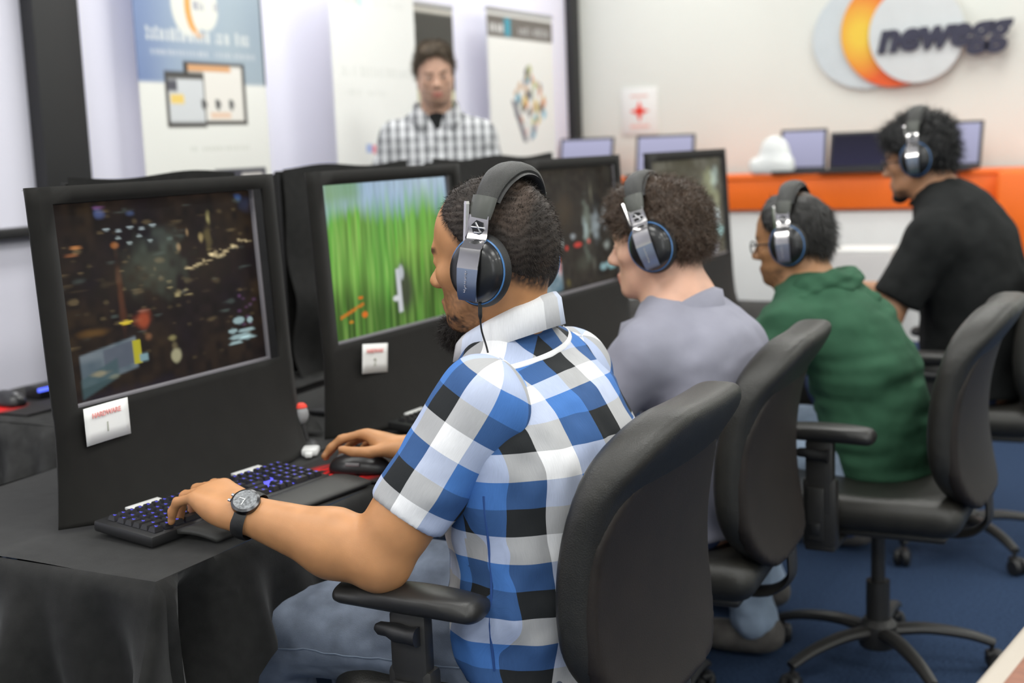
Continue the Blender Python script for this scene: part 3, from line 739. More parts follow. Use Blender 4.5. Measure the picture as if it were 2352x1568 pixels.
scr = ['monitor showing a dark warehouse game scene in the nearest hood', 'monitor showing tall bright green reeds', 'monitor showing a dark scene with a red bar, between the two nearest players', 'monitor showing a murky pale scene behind the curly brown head']
for k, ((x, a, b), fn) in enumerate(zip(HX, (g_dark1, g_green, g_dark3, g_dark4))):
    hood(names[k], x, a, b, k); monitor(scr[k], x, a, b, fn, k)
# hoods of the row behind, seen from their cloth-covered backs
def back_hood(label, x, y0, y1, seed):
    t = thing('monitor_hood', label, 'hood', (x, (y0 + y1) / 2, ZT), 0, 'cloth covered hoods of the back row')
    w = (y1 - y0) / 2; rs = np.random.RandomState(seed); p = rs.uniform(0, 6, 6)
    def fn(u, v):
        y = -w + 2 * w * u; z = .602 * (1 - v)
        f = min(1, v * 1.6)
        return (.012 * math.sin(y * 16 + p[0] + z * 7) * f + .02 * math.sin(z * 19 + y * 9 + p[1]) * f * f + .05 * v * v, y * (1 + .05 * v), z + .006 * math.sin(y * 13 + p[2]) * (1 - v))
    cl = obj('cloth_back', MB().grid(fn, 40, 30).mesh('cloth_back', 60), M_CLOTH, t)
    obj('board', MB().box((-.035, 0, .30), (.02, 2 * w - .03, .585), .004), M_BOARD, t)
    for s in (-1, 1): obj('side_wing', MB().grid(lambda u, v: (-.02 - .16 * u, s * (w - .01 - .05 * u), .59 - .03 * u - (.585 - .03 * u) * v), 4, 8).mesh('side_wing', 50), M_CLOTH, t)
    return t
back_hood('cloth covered back of a hood just behind the nearest screen', -2.30, 2.20, 2.79, 1)
back_hood('cloth covered back of a hood left of the green screen, below the standing man', -2.30, 3.0, 3.66, 2)
back_hood('cloth covered back of a hood below the white banner with the collage', -2.30, 3.82, 4.75, 3)
# bunched cloth between the first two hoods
_mb = MB()
def _fold(u, v):
    y = 2.265 + .115 * u; x = -1.79 - .22 * v
    hgt = .015 + .24 * (math.sin(math.pi * min(1, max(0, u))) ** .5) * v + .03 * math.sin(11 * u + 7 * v) * v * math.sin(math.pi * u) + .05 * v * math.sin(5 * v + 9 * u)
    return (x + .04 * math.sin(9 * u + 3 * v), y + .015 * math.sin(14 * v), ZT + max(.004, hgt))
_mb.grid(_fold, 30, 24); o = obj('spare_cloth', _mb.mesh('spare_cloth', 60), M_CLOTH2); tag(o, 'spare black cloth bunched up between the two nearest hoods', 'cloth')

# number cards taped below the screens
M_INK = mat('faint_grey_ink', (.45, .46, .40), .8, var=.03); M_INKR = mat('faint_red_ink', (.86, .38, .36), .8, var=.03)
def card(label, x, y, z, ang, num, w=.105, h=.068):
    t = thing('number_card', label, 'card', (x, y, z), 0, 'station number cards'); q = .012
    s = obj('sheet', MB().grid(lambda u, v: (.002 + .003 * u ** 4, (u - .5) * w, (v - .5) * h), 8, 3).mesh('sheet', 60), M_PAPER, t, rot=(ang, 0, 0))
    s.modifiers.new('thickness', 'SOLIDIFY').thickness = .0006
    B = Matrix(((0, 0, 1, 0), (1, 0, 0, 0), (0, 1, 0, 0), (0, 0, 0, 1)))
    obj('heading', text_mb('HARDWARE', .0125, T(.0035, 0, h * .25) @ B, .0005, 0, .0003), M_INKR, t, rot=(ang, 0, 0))
    obj('numeral', text_mb(num, .026, T(.0035, 0, -h * .14) @ B, .0005, 0, .0), M_INK, t, rot=(ang, 0, 0))
    return t
card('white card reading HARDWARE 1 below the nearest screen', -1.728, 1.694, .9185, .02, '1')
card('white card reading HARDWARE 2 below the green screen', -1.688, 2.50, .905, -.12, '2', .10)
card('white card below the dark screen, behind the plaid collar', -1.590, 3.25, .90, -.05, '3', .085, .075)

# ------------------------------------------------------------------ keyboards, mice, mats
M_PALM = mat('dark_grey_rubber', (.050, .050, .048), .6, var=.05)
M_KEY = mat('black_keycap', (.022, .022, .024), .38, var=.08)
M_GLOW = mat('blue_key_light', (.02, .02, .2), .4, emit=(.12, .12, 1.0), estr=1.5)
M_LEGEND = mat('grey_key_edge', (.25, .25, .27), .4)
def keyboard(label, x, y, rz, lit):
    t = thing('keyboard', label, 'keyboard', (x, y, ZT + .005), rz, 'gaming keyboards')
    # keyboard runs along y; typing edge towards +x
    L, D = .455, .145
    tilt = Ry(math.radians(4.5))
    obj('case', MB().box((0, 0, .011), (D, L, .02), .005, tilt), M_DARKP, t)
    obj('light_well', MB().box((.004, 0, .0212), (D - .042, L - .05, .0008), 0, tilt), M_GLOW if lit else M_DARKP, t)
    obj('palm_rest', MB().grid(lambda u, v: (D / 2 + .004 + .082 * v, -.175 + .41 * u + .012 * v, .015 - .008 * v ** 1.6 + .003 * math.sin(math.pi * v)), 10, 6).mesh('palm_rest', 40), M_PALM, t).modifiers.new('thickness', 'SOLIDIFY').thickness = -.008
    for yy in (-.12, .14): obj('silver_badge', MB().box((-D / 2 + .011, yy, .0235), (.022, .075, .005), .001, tilt), M_WHITE, t)
    rows = [(-.047, [1] * 15 + [0, 1, 1, 1, 0, 1, 1, 1, 1]), (-.024, [1] * 13 + [2, 0, 1, 1, 1, 0, 1, 1, 1, 1]), (-.005, [1.5] + [1] * 12 + [1.5, 0, 1, 1, 1, 0, 1, 1, 1, 1]), (.014, [1.75] + [1] * 11 + [2.25, 0, 0, 0, 0, 0, 1, 1, 1, 1]),
            (.033, [2.25] + [1] * 10 + [2.75, 0, 0, 1, 0, 0, 1, 1, 1, 1]), (.052, [1.25] * 3 + [6.25] + [1.25] * 4 + [0, 1, 1, 1, 0, 2, 1, 1])]
    cache = {}; LEG = MB().add([(-.003, -.0008, 0), (.003, -.0008, 0), (.003, .0008, 0), (-.003, .0008, 0), (.0008, -.003, 0), (.002, -.003, 0), (.002, .003, 0), (.0008, .003, 0)], [(0, 1, 2, 3), (4, 5, 6, 7)]).mesh('legend', 0); LEG.materials.append(M_GLOW)
    for xr, ks in rows:
        y0 = -L / 2 + .014; tot = sum(k if k else .35 for k in ks); un = (L - .028) / tot
        for k in ks:
            wd = (k if k else .35) * un
            if k:
                key = round(wd, 4)
                if key not in cache:
                    b = MB(); a = wd / 2 - .0017; c = a - .0022; e, g_ = .0083, .0058
                    b.add([(-e, -a, 0), (e, -a, 0), (e, a, 0), (-e, a, 0), (-g_, -c, .0078), (g_, -c, .0078), (g_, c, .0078), (-g_, c, .0078)], [(0, 1, 5, 4), (1, 2, 6, 5), (2, 3, 7, 6), (3, 0, 4, 7), (4, 5, 6, 7)])
                    m_ = b.mesh('key', 20); m_.materials.append(M_KEY); cache[key] = m_
                p = tilt @ Vector((xr + .002, y0 + wd / 2, .0218))
                ko = obj('key', cache[key], None, t, p, (0, math.radians(4.5), 0))
                if lit and k < 3: obj('legend', LEG, None, ko, (0, 0, .0081))
            y0 += wd
    return t
keyboard('black keyboard with blue key lights under the hand with the watch', -1.572, 1.80, math.radians(-5.0), True)
keyboard('black keyboard beside the mouse hand, below the green screen', -1.545, 2.66, 0, False)
def mouse(label, x, y, rz):
    t = thing('mouse', label, 'mouse', (x, y, ZT + .008), rz, 'computer mice')
    g = Vol((-.09, -.06, -.01), (.09, .06, .06), .004)
    g.ell((.004, 0, .006), (.062, .032, .033), k=.01); g.ell((-.03, 0, .006), (.035, .028, .022), k=.02); g.clip(lambda X, Y, Z: -Z)
    v, q = g.verts(1); obj('shell', mesh_np('shell', v, q), mat('black_mouse_shell', (.02, .02, .022), .35, var=.05), t)
    obj('wheel', MB().cyl((-.04, -.005, .027), (-.04, .005, .027), .009, n=14), M_GREYP, t)
    obj('side_button', MB().box((-.005, -.031, .022), (.03, .004, .007), .002), M_GREYP, t)
    return t
mouse('black mouse under the right hand of the plaid-shirted player', -1.462, 2.098, math.radians(12))
def matcol(u, v):
    c = np.tile(np.array([.028, .026, .026]), (len(u), 1)); n = rsn(u, v, 9, 30, 21); n2 = rsn(u, v, 40, 40, 22)
    d = np.sqrt(((u - .16) / .42) ** 2 + ((v - .42) / .34) ** 2)
    m = sstep(n + .25 * n2, .38, .55) * (1 - sstep(d, .55, 1.0)); return lerpc(c, m, (.80, .02, .02))
def mousemat(label, x, y, w, l):
    me = paint(l, w, 90, 80, matcol); me.transform(Matrix(((0, 0, -1, w / 2), (0, 1, 0, -l / 2), (1, 0, 0, 0), (0, 0, 0, 1))))
    o = obj('mouse_mat', me, vmat('printed_mat', .8, .2), None, (x, y, ZT + .0075)); o.modifiers.new('thickness', 'SOLIDIFY').thickness = .003
    return tag(o, label, 'mouse mat', 'mouse mats')
mousemat('dark mouse mat with a red flame print beside the nearest keyboard', -1.47, 2.165, .28, .24)
# peripherals of the row behind, by the lavender wall
mousemat('red flame mouse mat on the back table, left of the nearest hood', -2.79, 2.44, .32, .26)
mouse('grey mouse on the red mat of the back table', -2.80, 2.40, math.radians(170))
o = thing('headset_box', 'small black dock with a glowing blue bar on the back table', 'dock', (-2.79, 2.545, ZT + .004))
obj('body', MB().box((0, 0, .02), (.06, .14, .04), .008), M_DARKP, o); obj('light_bar', MB().box((.030, -.03, .03), (.006, .09, .010), .002), mat('blue_light_bar', (.05, .05, .5), .3, emit=(.10, .16, 1.0), estr=2.2), o)
# odds and ends between the first two stations
o = thing('microphone', 'small grey table microphone with a red tip between the two nearest hoods', 'microphone', (-1.72, 2.27, ZT + .003))
obj('base', MB().lathe([(0, 0), (.022, 0), (.024, .005), (.016, .012), (0, .012)]), M_DARKP, o); obj('stem', MB().cyl((0, 0, .01), (-.01, .0, .05), .006), M_DARKP, o)
g = Vol((-.05, -.05, .02), (.05, .05, .13), .004); g.ell((-.014, .0, .07), (.018, .018, .024)); v, q = g.verts(1); obj('head', mesh_np('head', v, q), M_GREYP, o)
obj('red_tip', MB().lathe([(.0, .096), (.010, .0945), (.0145, .090), (.0155, .086)][::-1], M=T(-.014, 0, 0)), M_RED, o)
o = thing('cable_tag', 'white plastic cable tag lying in front of the second hood', 'tag', (-1.66, 2.20, ZT + .005)); obj('tag_body', MB().box((0, 0, .008), (.035, .045, .016), .005), M_WHITE, o, rot=(0, 0, .5)); obj('tab', MB().box((0, -.03, .006), (.016, .02, .01), .003), M_WHITE, o, rot=(0, 0, .5))
o = obj('cable', MB().tube(spline([(-1.66, 2.23, ZT + .008), (-1.62, 2.30, ZT + .006), (-1.56, 2.27, ZT + .006), (-1.53, 2.19, ZT + .012), (-1.525, 2.13, ZT + .02)], 8), .0022, 6).mesh(), M_DARKP); tag(o, 'thin black mouse cable curling across the tablecloth', 'cable')

# ------------------------------------------------------------------ office chairs
M_LEATH = mat('black_chair_leather', (.020, .019, .016), .42, spec=.5, var=.15, vscale=25, bump=.22, bscale=420)
M_SHELL = mat('dark_brown_chair_back', (.017, .0125, .010), .55, spec=.4, var=.15, vscale=18, bump=.12, bscale=420)
M_CHAIRP = mat('black_chair_plastic', (.024, .023, .022), .42, spec=.5, var=.08, bump=.05, bscale=600)
def chair_parts():
    P = []
    # backrest cushion, in chair space (sitter faces -x)
    def back(g, cx, cz, hy, hz, rc, t, e, k, flat_top=None, roll=0.):
        def fn(X, Y, Z):
            z = Z - cz; x = X - (cx + .9 * (Z - .675) ** 2 - .34 * Y * Y)
            hw = hy * (1 - .07 * np.clip(z / hz, 0, 1) ** 2 - .10 * np.clip(-z / hz, 0, 1) ** 2)
            ay = np.abs(Y) - hw + rc; az = np.abs(z) - hz + rc
            d2 = np.sqrt(np.maximum(ay, 0) ** 2 + np.maximum(az, 0) ** 2) + np.minimum(np.maximum(ay, az), 0) - rc
            if flat_top is not None: d2 = np.maximum(d2, z - flat_top)
            tt = t * (1 + roll * sstep(z, .10, .20)); x = x - roll * .02 * sstep(z, .10, .22)
            q0 = d2 + e; q1 = np.abs(x) - tt + e
            return np.sqrt(np.maximum(q0, 0) ** 2 + np.maximum(q1, 0) ** 2) + np.minimum(np.maximum(q0, q1), 0) - e
        g.put(fn, (cx - .14, -hy, cz - hz), (cx + .12, hy, cz + hz), k)
    g = Vol((.0, -.32, .42), (.48, .32, 1.06), .008)
    back(g, .212, .735, .268, .245, .15, .033, .031, .01, None, .45)
    v, q = g.verts(2); P.append(('backrest', mesh_np('backrest', v, q), M_LEATH, []))
    g = Vol((.1, -.32, .40), (.48, .32, 1.06), .008)
    back(g, .234, .690, .256, .202, .12, .0165, .010, .005); v, q = g.verts(1)
    P.append(('back_shell', mesh_np('back_shell', v, q), M_SHELL, []))
    g = Vol((-.36, -.34, .36), (.36, .34, .58), .01)
    g.rbox((-.01, 0, .475), (.25, .245, .045), .045, .02); g.cap((-.245, -.18, .462), (-.245, .18, .462), .05, .05, .05)
    g.ell((.02, 0, .53), (.16, .18, .025), k=.03, op='sub'); v, q = g.verts(2); P.append(('seat', mesh_np('seat', v, q), M_LEATH, []))
    P.append(('seat_pan', MB().box((0, 0, .422), (.40, .40, .022), .01).box((-.02, 0, .395), (.22, .14, .05), .012).mesh(), M_CHAIRP, []))
    P.append(('back_bar', MB().tube(spline([(.04, 0, .395), (.20, 0, .385), (.262, 0, .42), (.268, 0, .47), (.262, 0, .52)], 5), [(.035, .009)] * 21, 10, flat=(0, 1, 0)).mesh(), M_CHAIRP, []))
    P.append(('gas_column', MB().cyl((0, 0, .08), (0, 0, .24), .030).cyl((0, 0, .24), (0, 0, .40), .018).mesh(), M_CHAIRP, []))
    P.append(('hub', MB().lathe([(0, .065), (.045, .065), (.052, .08), (.048, .125), (.035, .14), (0, .14)]).mesh(), M_CHAIRP, []))
    wheel = MB()
    for s in (-1, 1): wheel.lathe([(0, s * .003), (.018, s * .003), (.026, s * .006), (.027, s * .016), (.022, s * .024), (0, s * .025)], 18, T(.012, 0, .027), 'Y')
    wheel.box((.004, 0, .045), (.042, .03, .022), .008).cyl((0, 0, .045), (0, 0, .075), .006, n=10); wm = wheel.mesh('caster')
    for k in range(5):
        A = Rz(2 * math.pi * k / 5 + .35)
        lg = MB().tube(spline([(.03, 0, .108), (.12, 0, .112), (.22, 0, .098), (.29, 0, .075)], 6), [(.024 - .009 * i / 18, .017 - .006 * i / 18) for i in range(19)], 10, M=A, flat=(0, 1, 0)).mesh()
        P.append(('leg', lg, M_CHAIRP, [('caster', wm, M_DARKP, A @ Vector((.285, 0, 0)), 2 * math.pi * k / 5 + .35 + .9 * math.sin(k * 2.3))]))
    for s in (-1, 1):
        y = s * .285
        pad = Vol((-.28, y - .09, .6), (.18, y + .09, .74), .007)
        pad.slab((-.195, y, .683), (.035, y - s * .012, .678), (0, 1, 0), (.036, .017), (.043, .019), .01); pad.ell((-.06, y, .693), (.1, .038, .012), k=.02); v, q = pad.verts(1)
        P.append(('armrest_pad', mesh_np('armrest_pad', v, q), M_CHAIRP, []))
        post = MB().box((-.075, y, .575), (.068, .028, .185), .008).box((-.075, y - s * .004, .49), (.082, .036, .17), .010).box((-.075, y - s * .07, .405), (.075, .16, .02), .008)
        post.box((-.082, y + s * .0185, .49), (.040, .006, .13), .004)
        P.append(('armrest_post', post.mesh(), M_CHAIRP, [('height_button', MB().box((0, 0, 0), (.026, .012, .03), .005).mesh(), M_DARKP, Vector((-.082, y + s * .021, .455)), 0),
            ('lever', MB().tube([(-.048, 0, .004), (-.040, 0, .003), (-.025, 0, .003), (-.010, 0, 0), (.012, 0, -.002), (.03, 0, -.002)], [.006, .011, .0115, .0155, .0135, .0165], 12).mesh(), M_DARKP, Vector((-.08, y + s * .02, .635)), 0)]))
    return P
CH = chair_parts()
def chair(label, x, y, rz):
    t = thing('office_chair', label, 'chair', (x, y, 0), rz, 'black office chairs along the row')
    for n, me, m, subs in CH:
        p = obj(n, me, m, t)
        for sn, sm, smat, sl, sr in subs: obj(sn, sm, smat, p, sl, (0, 0, sr))
    return t
chair('nearest black office chair, behind the plaid shirt', -1.0, 1.94, 0.0)
chair('black office chair behind the grey polo shirt', -1.03, 2.69, math.radians(4))
chair('black office chair under the green hooded top', -.70, 3.285, math.radians(0))
chair('black office chair under the black-shirted player', -.66, 4.40, math.radians(3))
# wooden table corner close to the lens, low at the right
o = thing('side_table', 'blurred wooden side table corner close by, low in the right corner', 'table', (.035, 1.58, 0), math.radians(-8))
obj('top', MB().box((.012, 0, .741), (.44, .44, .022), .009).mesh(), M_WOOD, o); obj('edge_band', MB().box((0, 0, .733), (.47, .47, .034), .012, None, 3).mesh(), M_BEIGE, o)
for sx in (-1, 1):
    for sy in (-1, 1): obj('leg', MB().cyl((sx * .16, sy * .16, 0), (sx * .17, sy * .17, .72), .014, .018), M_WOOD, o)
# ------------------------------------------------------------------ people
def basis(yaw=0., pitch=0., roll=0., face=(-1, 0)):
    """head / body axes as columns: forward, left, up"""
    a = math.atan2(face[1], face[0])
    M = Matrix.Rotation(a + yaw, 3, 'Z') @ Matrix.Rotation(pitch, 3, 'Y') @ Matrix.Rotation(roll, 3, 'X')
    return np.array(M)
def add_head(g, Tm, R, s, nose=1., jaw=1., chin=1., lip=1.):
    Tm = np.asarray(Tm, float)
    H = lambda p: Tm + s * (R @ np.asarray(p, float))
    def E(c, r, k=.02, op='add'): g.ell(H(c), s * np.array(r), R, k * s, op)
    def C(a, b, ra, rb, k=.015): g.cap(H(a), H(b), ra * s, rb * s, k * s)
    E((-.010, 0, .034), (.092, .075, .090), .01)
    E((-.040, 0, .015), (.063, .067, .075), .03)
    E((.030, 0, .035), (.060, .063, .066), .03)
    E((.044, 0, -.035), (.044, .054, .070), .03)
    E((.032, 0, -.075), (.050, .050 * jaw, .042), .03)
    for q in (-1, 1):
        C((-.012, q * .056 * jaw, -.045), (.062, q * .026, -.098), .017, .015, .02)
        E((.058, q * .044, -.022), (.022, .020, .018), .02)
    E((.074, 0, -.100), (.019 * chin, .023, .017 * chin), .02)
    C((.083, -.030, .018), (.083, .030, .018), .011, .011, .015)
    C((.086, 0, .012), (.106, 0, -.026), .007, .010 * nose, .012)
    E((.109, 0, -.033), (.0125 * nose, .0125, .0105), .01)
    for q in (-1, 1):
        E((.099, q * .0115, -.037), (.011, .008, .008), .008)
        E((.096, q * .032, -.003), (.013, .017, .010), .012, 'sub')
        E((.0765, q * .032, -.003), (.0125, .0135, .0125), .004)
        C((.0865, q * .044, .0015), (.0885, q * .020, .0025), .0035, .0035, .004)
        E((-.014, q * .077, -.004), (.017, .007, .029), .006); E((-.006, q * .080, -.006), (.010, .006, .017), .004, 'sub')
    E((.090, 0, -.066), (.0115 * lip, .024, .0070), .008); E((.088, 0, -.0785), (.0115 * lip, .021, .0080), .006)
    E((.104, 0, -.0722), (.0075, .022, .0016), .003, 'sub')
    return H
def add_hand(g, wrist, fwd, up, side, curls, thumb, s=1., spread=.0):
    """wrist -> palm -> four separate fingers and a thumb; side points to the thumb side"""
    w = np.asarray(wrist, float); f = np.asarray(fwd, float); f /= np.linalg.norm(f)
    u = np.asarray(up, float); u = u - f * (u @ f); u /= np.linalg.norm(u)
    sd = np.cross(f, u); sd = sd if sd @ np.asarray(side, float) > 0 else -sd
    P = lambda a, b, c: w + s * (f * a + sd * b + u * c)
    lat = [.030, .0105, -.010, -.029]; mcp = [.090, .094, .089, .081]
    seg = [(.043, .026, .021), (.047, .030, .022), (.043, .028, .021), (.034, .021, .019)]; rad = [.0092, .0095, .0090, .0080]
    for i in range(4):
        g.slab(P(-.005, lat[i] * .45, 0), P(mcp[i] - .006, lat[i] * .92, .002), sd, (.018 * s, .0165 * s), (.0125 * s, .0115 * s), .014 * s)
    g.ell(P(.035, .026, -.010), np.array([.032, .017, .016]) * s, np.stack([f, sd, u], 1), .015 * s)
    g.ell(P(.040, -.024, -.008), np.array([.036, .012, .014]) * s, np.stack([f, sd, u], 1), .015 * s)
    tips = []
    for i in range(4):
        p = P(mcp[i], lat[i], .002); a = 0.; r = rad[i] * s
        d0 = f + sd * (spread * (1.5 - i) / 1.5); d0 /= np.linalg.norm(d0)
        for j in range(3):
            a += curls[i][j]; d = d0 * math.cos(a) - u * math.sin(a)
            q = p + d * seg[i][j] * s; r2 = r * .93
            g.cap(p, q, r, r2, .004 * s)
            if j < 2: g.ell(q, [r2 * 1.04] * 3, None, .004)
            p, r = q, r2
        tips.append((p, d))
    p = P(.022, .030, -.006); r = .0135 * s
    for j, (dv, L) in enumerate(zip(thumb, (.042, .034, .027))):
        d = f * dv[0] + sd * dv[1] + u * dv[2]; d /= np.linalg.norm(d); q = p + d * L * s; r2 = r * (.84 if j < 2 else .86)
        g.cap(p, q, r, r2, .008 * s if j == 0 else .004 * s); p, r = q, r2
    tips.append((p, d)); return tips
def col_skin(V, base, Tm, R, s, lips, brow, hairc, hairfn=None, beard=None, palm=None):
    q = ((V - np.asarray(Tm)) @ R) / s; f, l, u = q[:, 0], q[:, 1], q[:, 2]
    near = (np.linalg.norm(q, axis=1) < .17)
    c = np.tile(np.array(base, float), (len(V), 1)); n = hash_noise(V * 60, 3); n2 = hash_noise(V * 260, 5)
    c *= (.93 + .14 * n)[:, None]
    m = near * (1 - sstep(np.abs(u + .0722), .010, .014)) * (1 - sstep(np.abs(l), .018, .024)) * sstep(f, .082, .088)
    c = c * (1 - m[:, None]) + np.array(lips) * m[:, None]
    for qq in (-1, 1):
        m = near * (1 - sstep(np.hypot((l - qq * .032) / .0085, (u + .003) / .0048), .85, 1.05)) * sstep(f, .076, .080)
        c = c * (1 - m[:, None]) + np.array([.42, .40, .38]) * m[:, None]
        m = near * (1 - sstep(np.hypot((l - qq * .032) / .0050, (u + .003) / .0050), .8, 1.05)) * sstep(f, .076, .080); c = c * (1 - m[:, None]) + np.array([.02, .012, .008]) * m[:, None]
    m = near * (1 - sstep(np.abs(u - .019 + .15 * (np.abs(l) - .03) ** 2 * 20), .004, .007)) * sstep(np.abs(l), .010, .016) * (1 - sstep(np.abs(l), .044, .052)) * (f > .06)
    c = c * (1 - .85 * m[:, None]) + .85 * np.array(brow) * m[:, None]
    if hairfn is not None:
        m = near * hairfn(f, l, u) * np.clip(.35 + 1.1 * n2, 0, 1); c = c * (1 - m[:, None]) + np.array(hairc) * m[:, None]
    if beard is not None:
        m = near * beard(f, l, u) * np.clip(.15 + 1.2 * n2, 0, 1); c = c * (1 - m[:, None]) + np.array(hairc) * m[:, None]
    return c
def strands(P, N, flow, length, width, curl, seed, flow_w=.7, segs=3, rnd=.35, lvar=.4):
    rs = np.random.RandomState(seed); n = len(P); nn = lambda a: a / np.maximum(np.linalg.norm(a, axis=1), 1e-9)[:, None]
    d = nn(N * (1 - flow_w) + flow * flow_w + rs.normal(0, rnd, (n, 3)) * .5); L = length * (1 + lvar * rs.uniform(-1, 1, n)); ph = rs.uniform(0, 6.28, n)
    sidev = nn(np.cross(d, N + rs.normal(0, .25, (n, 3)))); up2 = np.cross(sidev, d); pts = []; p = P - N * .002
    for j in range(segs + 1):
        t = j / segs
        off = (sidev * np.sin(ph + t * 5)[:, None] + up2 * np.cos(ph + t * 5)[:, None]) * (curl * t)[..., None] if np.ndim(curl) else (sidev * np.sin(ph + t * 5)[:, None] + up2 * np.cos(ph * 1.3 + t * 5)[:, None]) * curl * t
        c = p + d * (L * t)[:, None] + off - np.array([0, 0, 1]) * (L * .12 * t * t)[:, None]
        w = width * (1 - .8 * t); pts += [c - sidev * w, c + sidev * w]
    V = np.stack(pts, 1).reshape(-1, 3); k = 2 * (segs + 1); b = np.arange(n)[:, None] * k
    Q = np.concatenate([np.stack([b[:, 0] + 2 * j, b[:, 0] + 2 * j + 1, b[:, 0] + 2 * j + 3, b[:, 0] + 2 * j + 2], 1) for j in range(segs)])
    return V, Q, np.repeat(rs.uniform(.6, 1.45, n), k)
def join(parts):
    V = []; Q = []; C = []; o = 0
    for v, q, c in parts: V.append(v); Q.append(q + o); C.append(c); o += len(v)
    return np.concatenate(V), np.concatenate(Q), np.concatenate(C)
def hair_cap(Tm, R, s, puff, keep, h=.005, noise=0., nscale=40., extra=None):
    """hair as a shell over the skull; keep(f, l, u) > 0 outside the hairline is cut away"""
    Tm = np.asarray(Tm, float); H = lambda p: Tm + s * (R @ np.asarray(p, float))
    g = Vol(Tm - .19, Tm + .19, h)
    g.ell(H((-.010, 0, .034)), s * (np.array([.092, .075, .090]) + puff), R, .01); g.ell(H((-.040, 0, .015)), s * (np.array([.063, .067, .075]) + puff), R, .03); g.ell(H((.030, 0, .035)), s * (np.array([.060, .063, .066]) + puff), R, .03)
    if extra: extra(g, H, s, R)
    def cutf(X, Y, Z):
        q = [((X - Tm[0]) * R[0, i] + (Y - Tm[1]) * R[1, i] + (Z - Tm[2]) * R[2, i]) / s for i in range(3)]
        return keep(*q) * s
    g.clip(cutf, .012)
    V, Q = g.verts(1); N = vnormals(V, Q)
    if noise: V = V + N * ((hash_noise(V * nscale, 9) - .5) * noise + (hash_noise(V * nscale * 2.3, 4) - .5) * noise * .5)[:, None]
    return V, Q, N
def sample(V, Q, N, n, seed, where=None):
    rs = np.random.RandomState(seed); c = V[Q].mean(1); nn = N[Q].mean(1)
    if where is not None: m = where(c); c, nn = c[m], nn[m]
    i = rs.randint(0, len(c), n); return c[i] + rs.normal(0, .0015, (n, 3)), nn[i]
def put_obj(name, V, Q, m, parent, col=None, uv=None, origin=None):
    o = np.zeros(3) if origin is None else np.asarray(origin, float)
    return obj(name, mesh_np(name, V - o, Q, True, col, uv), m, parent)
def folds(V, N, fields):
    """cloth wrinkles: fields of (scale vector, amplitude, seed[, mask])"""
    d = np.zeros(len(V))
    for fld in fields:
        w = (hash_noise(V * np.array(fld[0]), fld[2]) - .5) * 2
        w = 1 - np.abs(w) * 2 if len(fld) > 4 and fld[4] else w
        d += w * fld[1] * (fld[3] if len(fld) > 3 and fld[3] is not None else 1)
    return V + N * d[:, None]

V_SKIN = vmat('skin', .48, .45, sss=.12, bump=.12, bscale=900, var=.06)
V_HAIR = vmat('hair', .5, .4)
V_FUR = vmat('short_hair', .6, .3)
M_DENIM = mat('washed_blue_denim', (.165, .195, .255), .85, spec=.2, var=.35, vscale=14, bump=.35, bscale=900, stretch=(1, 1, 1))
M_DENIM2 = mat('light_blue_denim', (.30, .38, .50), .85, spec=.2, var=.2, vscale=14, bump=.3, bscale=900)
M_DENIM3 = mat('dark_blue_denim', (.06, .085, .19), .85, spec=.2, var=.2, vscale=14, bump=.3, bscale=900)
M_SHOE = mat('grey_shoe', (.12, .11, .10), .7, var=.3, vscale=30, bump=.2)
def torso(g, rings, k=.05, pad=0.):
    for (a, ra), (b, rb) in zip(rings[:-1], rings[1:]):
        g.slab(a, b, (0, 1, 0), (ra[0] + pad, ra[1] + pad), (rb[0] + pad, rb[1] + pad), k)
def torso_w(g, rings, w, k=.05, pad=0.):
    for (a, ra), (b, rb) in zip(rings[:-1], rings[1:]):
        g.slab(a, b, w, (ra[0] + pad, ra[1] + pad), (rb[0] + pad, rb[1] + pad), k)
def sleeve(g, a, b, ra, rb, k=.03, cut=True):
    """tapered tube with a straight cuff at b"""
    a = np.asarray(a, float); b = np.asarray(b, float); ab = b - a; L = math.sqrt(ab @ ab); ax = ab / L; e = b + ax * .06
    def fn(X, Y, Z):
        X = X - a[0]; Y = Y - a[1]; Z = Z - a[2]; q = X * ax[0] + Y * ax[1] + Z * ax[2]; t = np.maximum(q / L, 0)
        tt = np.clip(t, 0, 1.3); d = np.sqrt((X - tt * ab[0]) ** 2 + (Y - tt * ab[1]) ** 2 + (Z - tt * ab[2]) ** 2) - (ra + (rb - ra) * tt)
        e_ = np.maximum(.006 - np.abs(d - (q - L)), 0) / .006
        return np.maximum(d, q - L) + e_ * e_ * .0015 if cut else d
    m = max(ra, rb); g.put(fn, np.minimum(a, e) - m, np.maximum(a, e) + m, k)
def legs(name, hips, knees, ankles, m, parent, origin, rh=.088, rk=.068, ra=.058, h=.008, seed=0, waist=None):
    lo = np.minimum.reduce([np.asarray(p) for p in hips + knees + ankles]) - .16; hi = np.maximum.reduce([np.asarray(p) for p in hips + knees + ankles]) + .2
    g = Vol(lo, hi, h)
    if waist is not None: torso(g, waist, .05)
    for hp, kn, an in zip(hips, knees, ankles):
        g.cap(hp, kn, rh, rk + .004, .05); g.cap(kn, an, rk, ra, .03); g.cap(np.asarray(an), np.asarray(an) + np.array([0, 0, .01]), ra + .004, ra, .01)
    V, Q = g.verts(2); N = vnormals(V, Q)
    V = folds(V, N, [((16, 16, 22), .006, seed), ((30, 34, 50), .003, seed + 1), ((9, 60, 18), .003, seed + 2)])
    return put_obj(name, V, Q, m, parent, origin=origin)
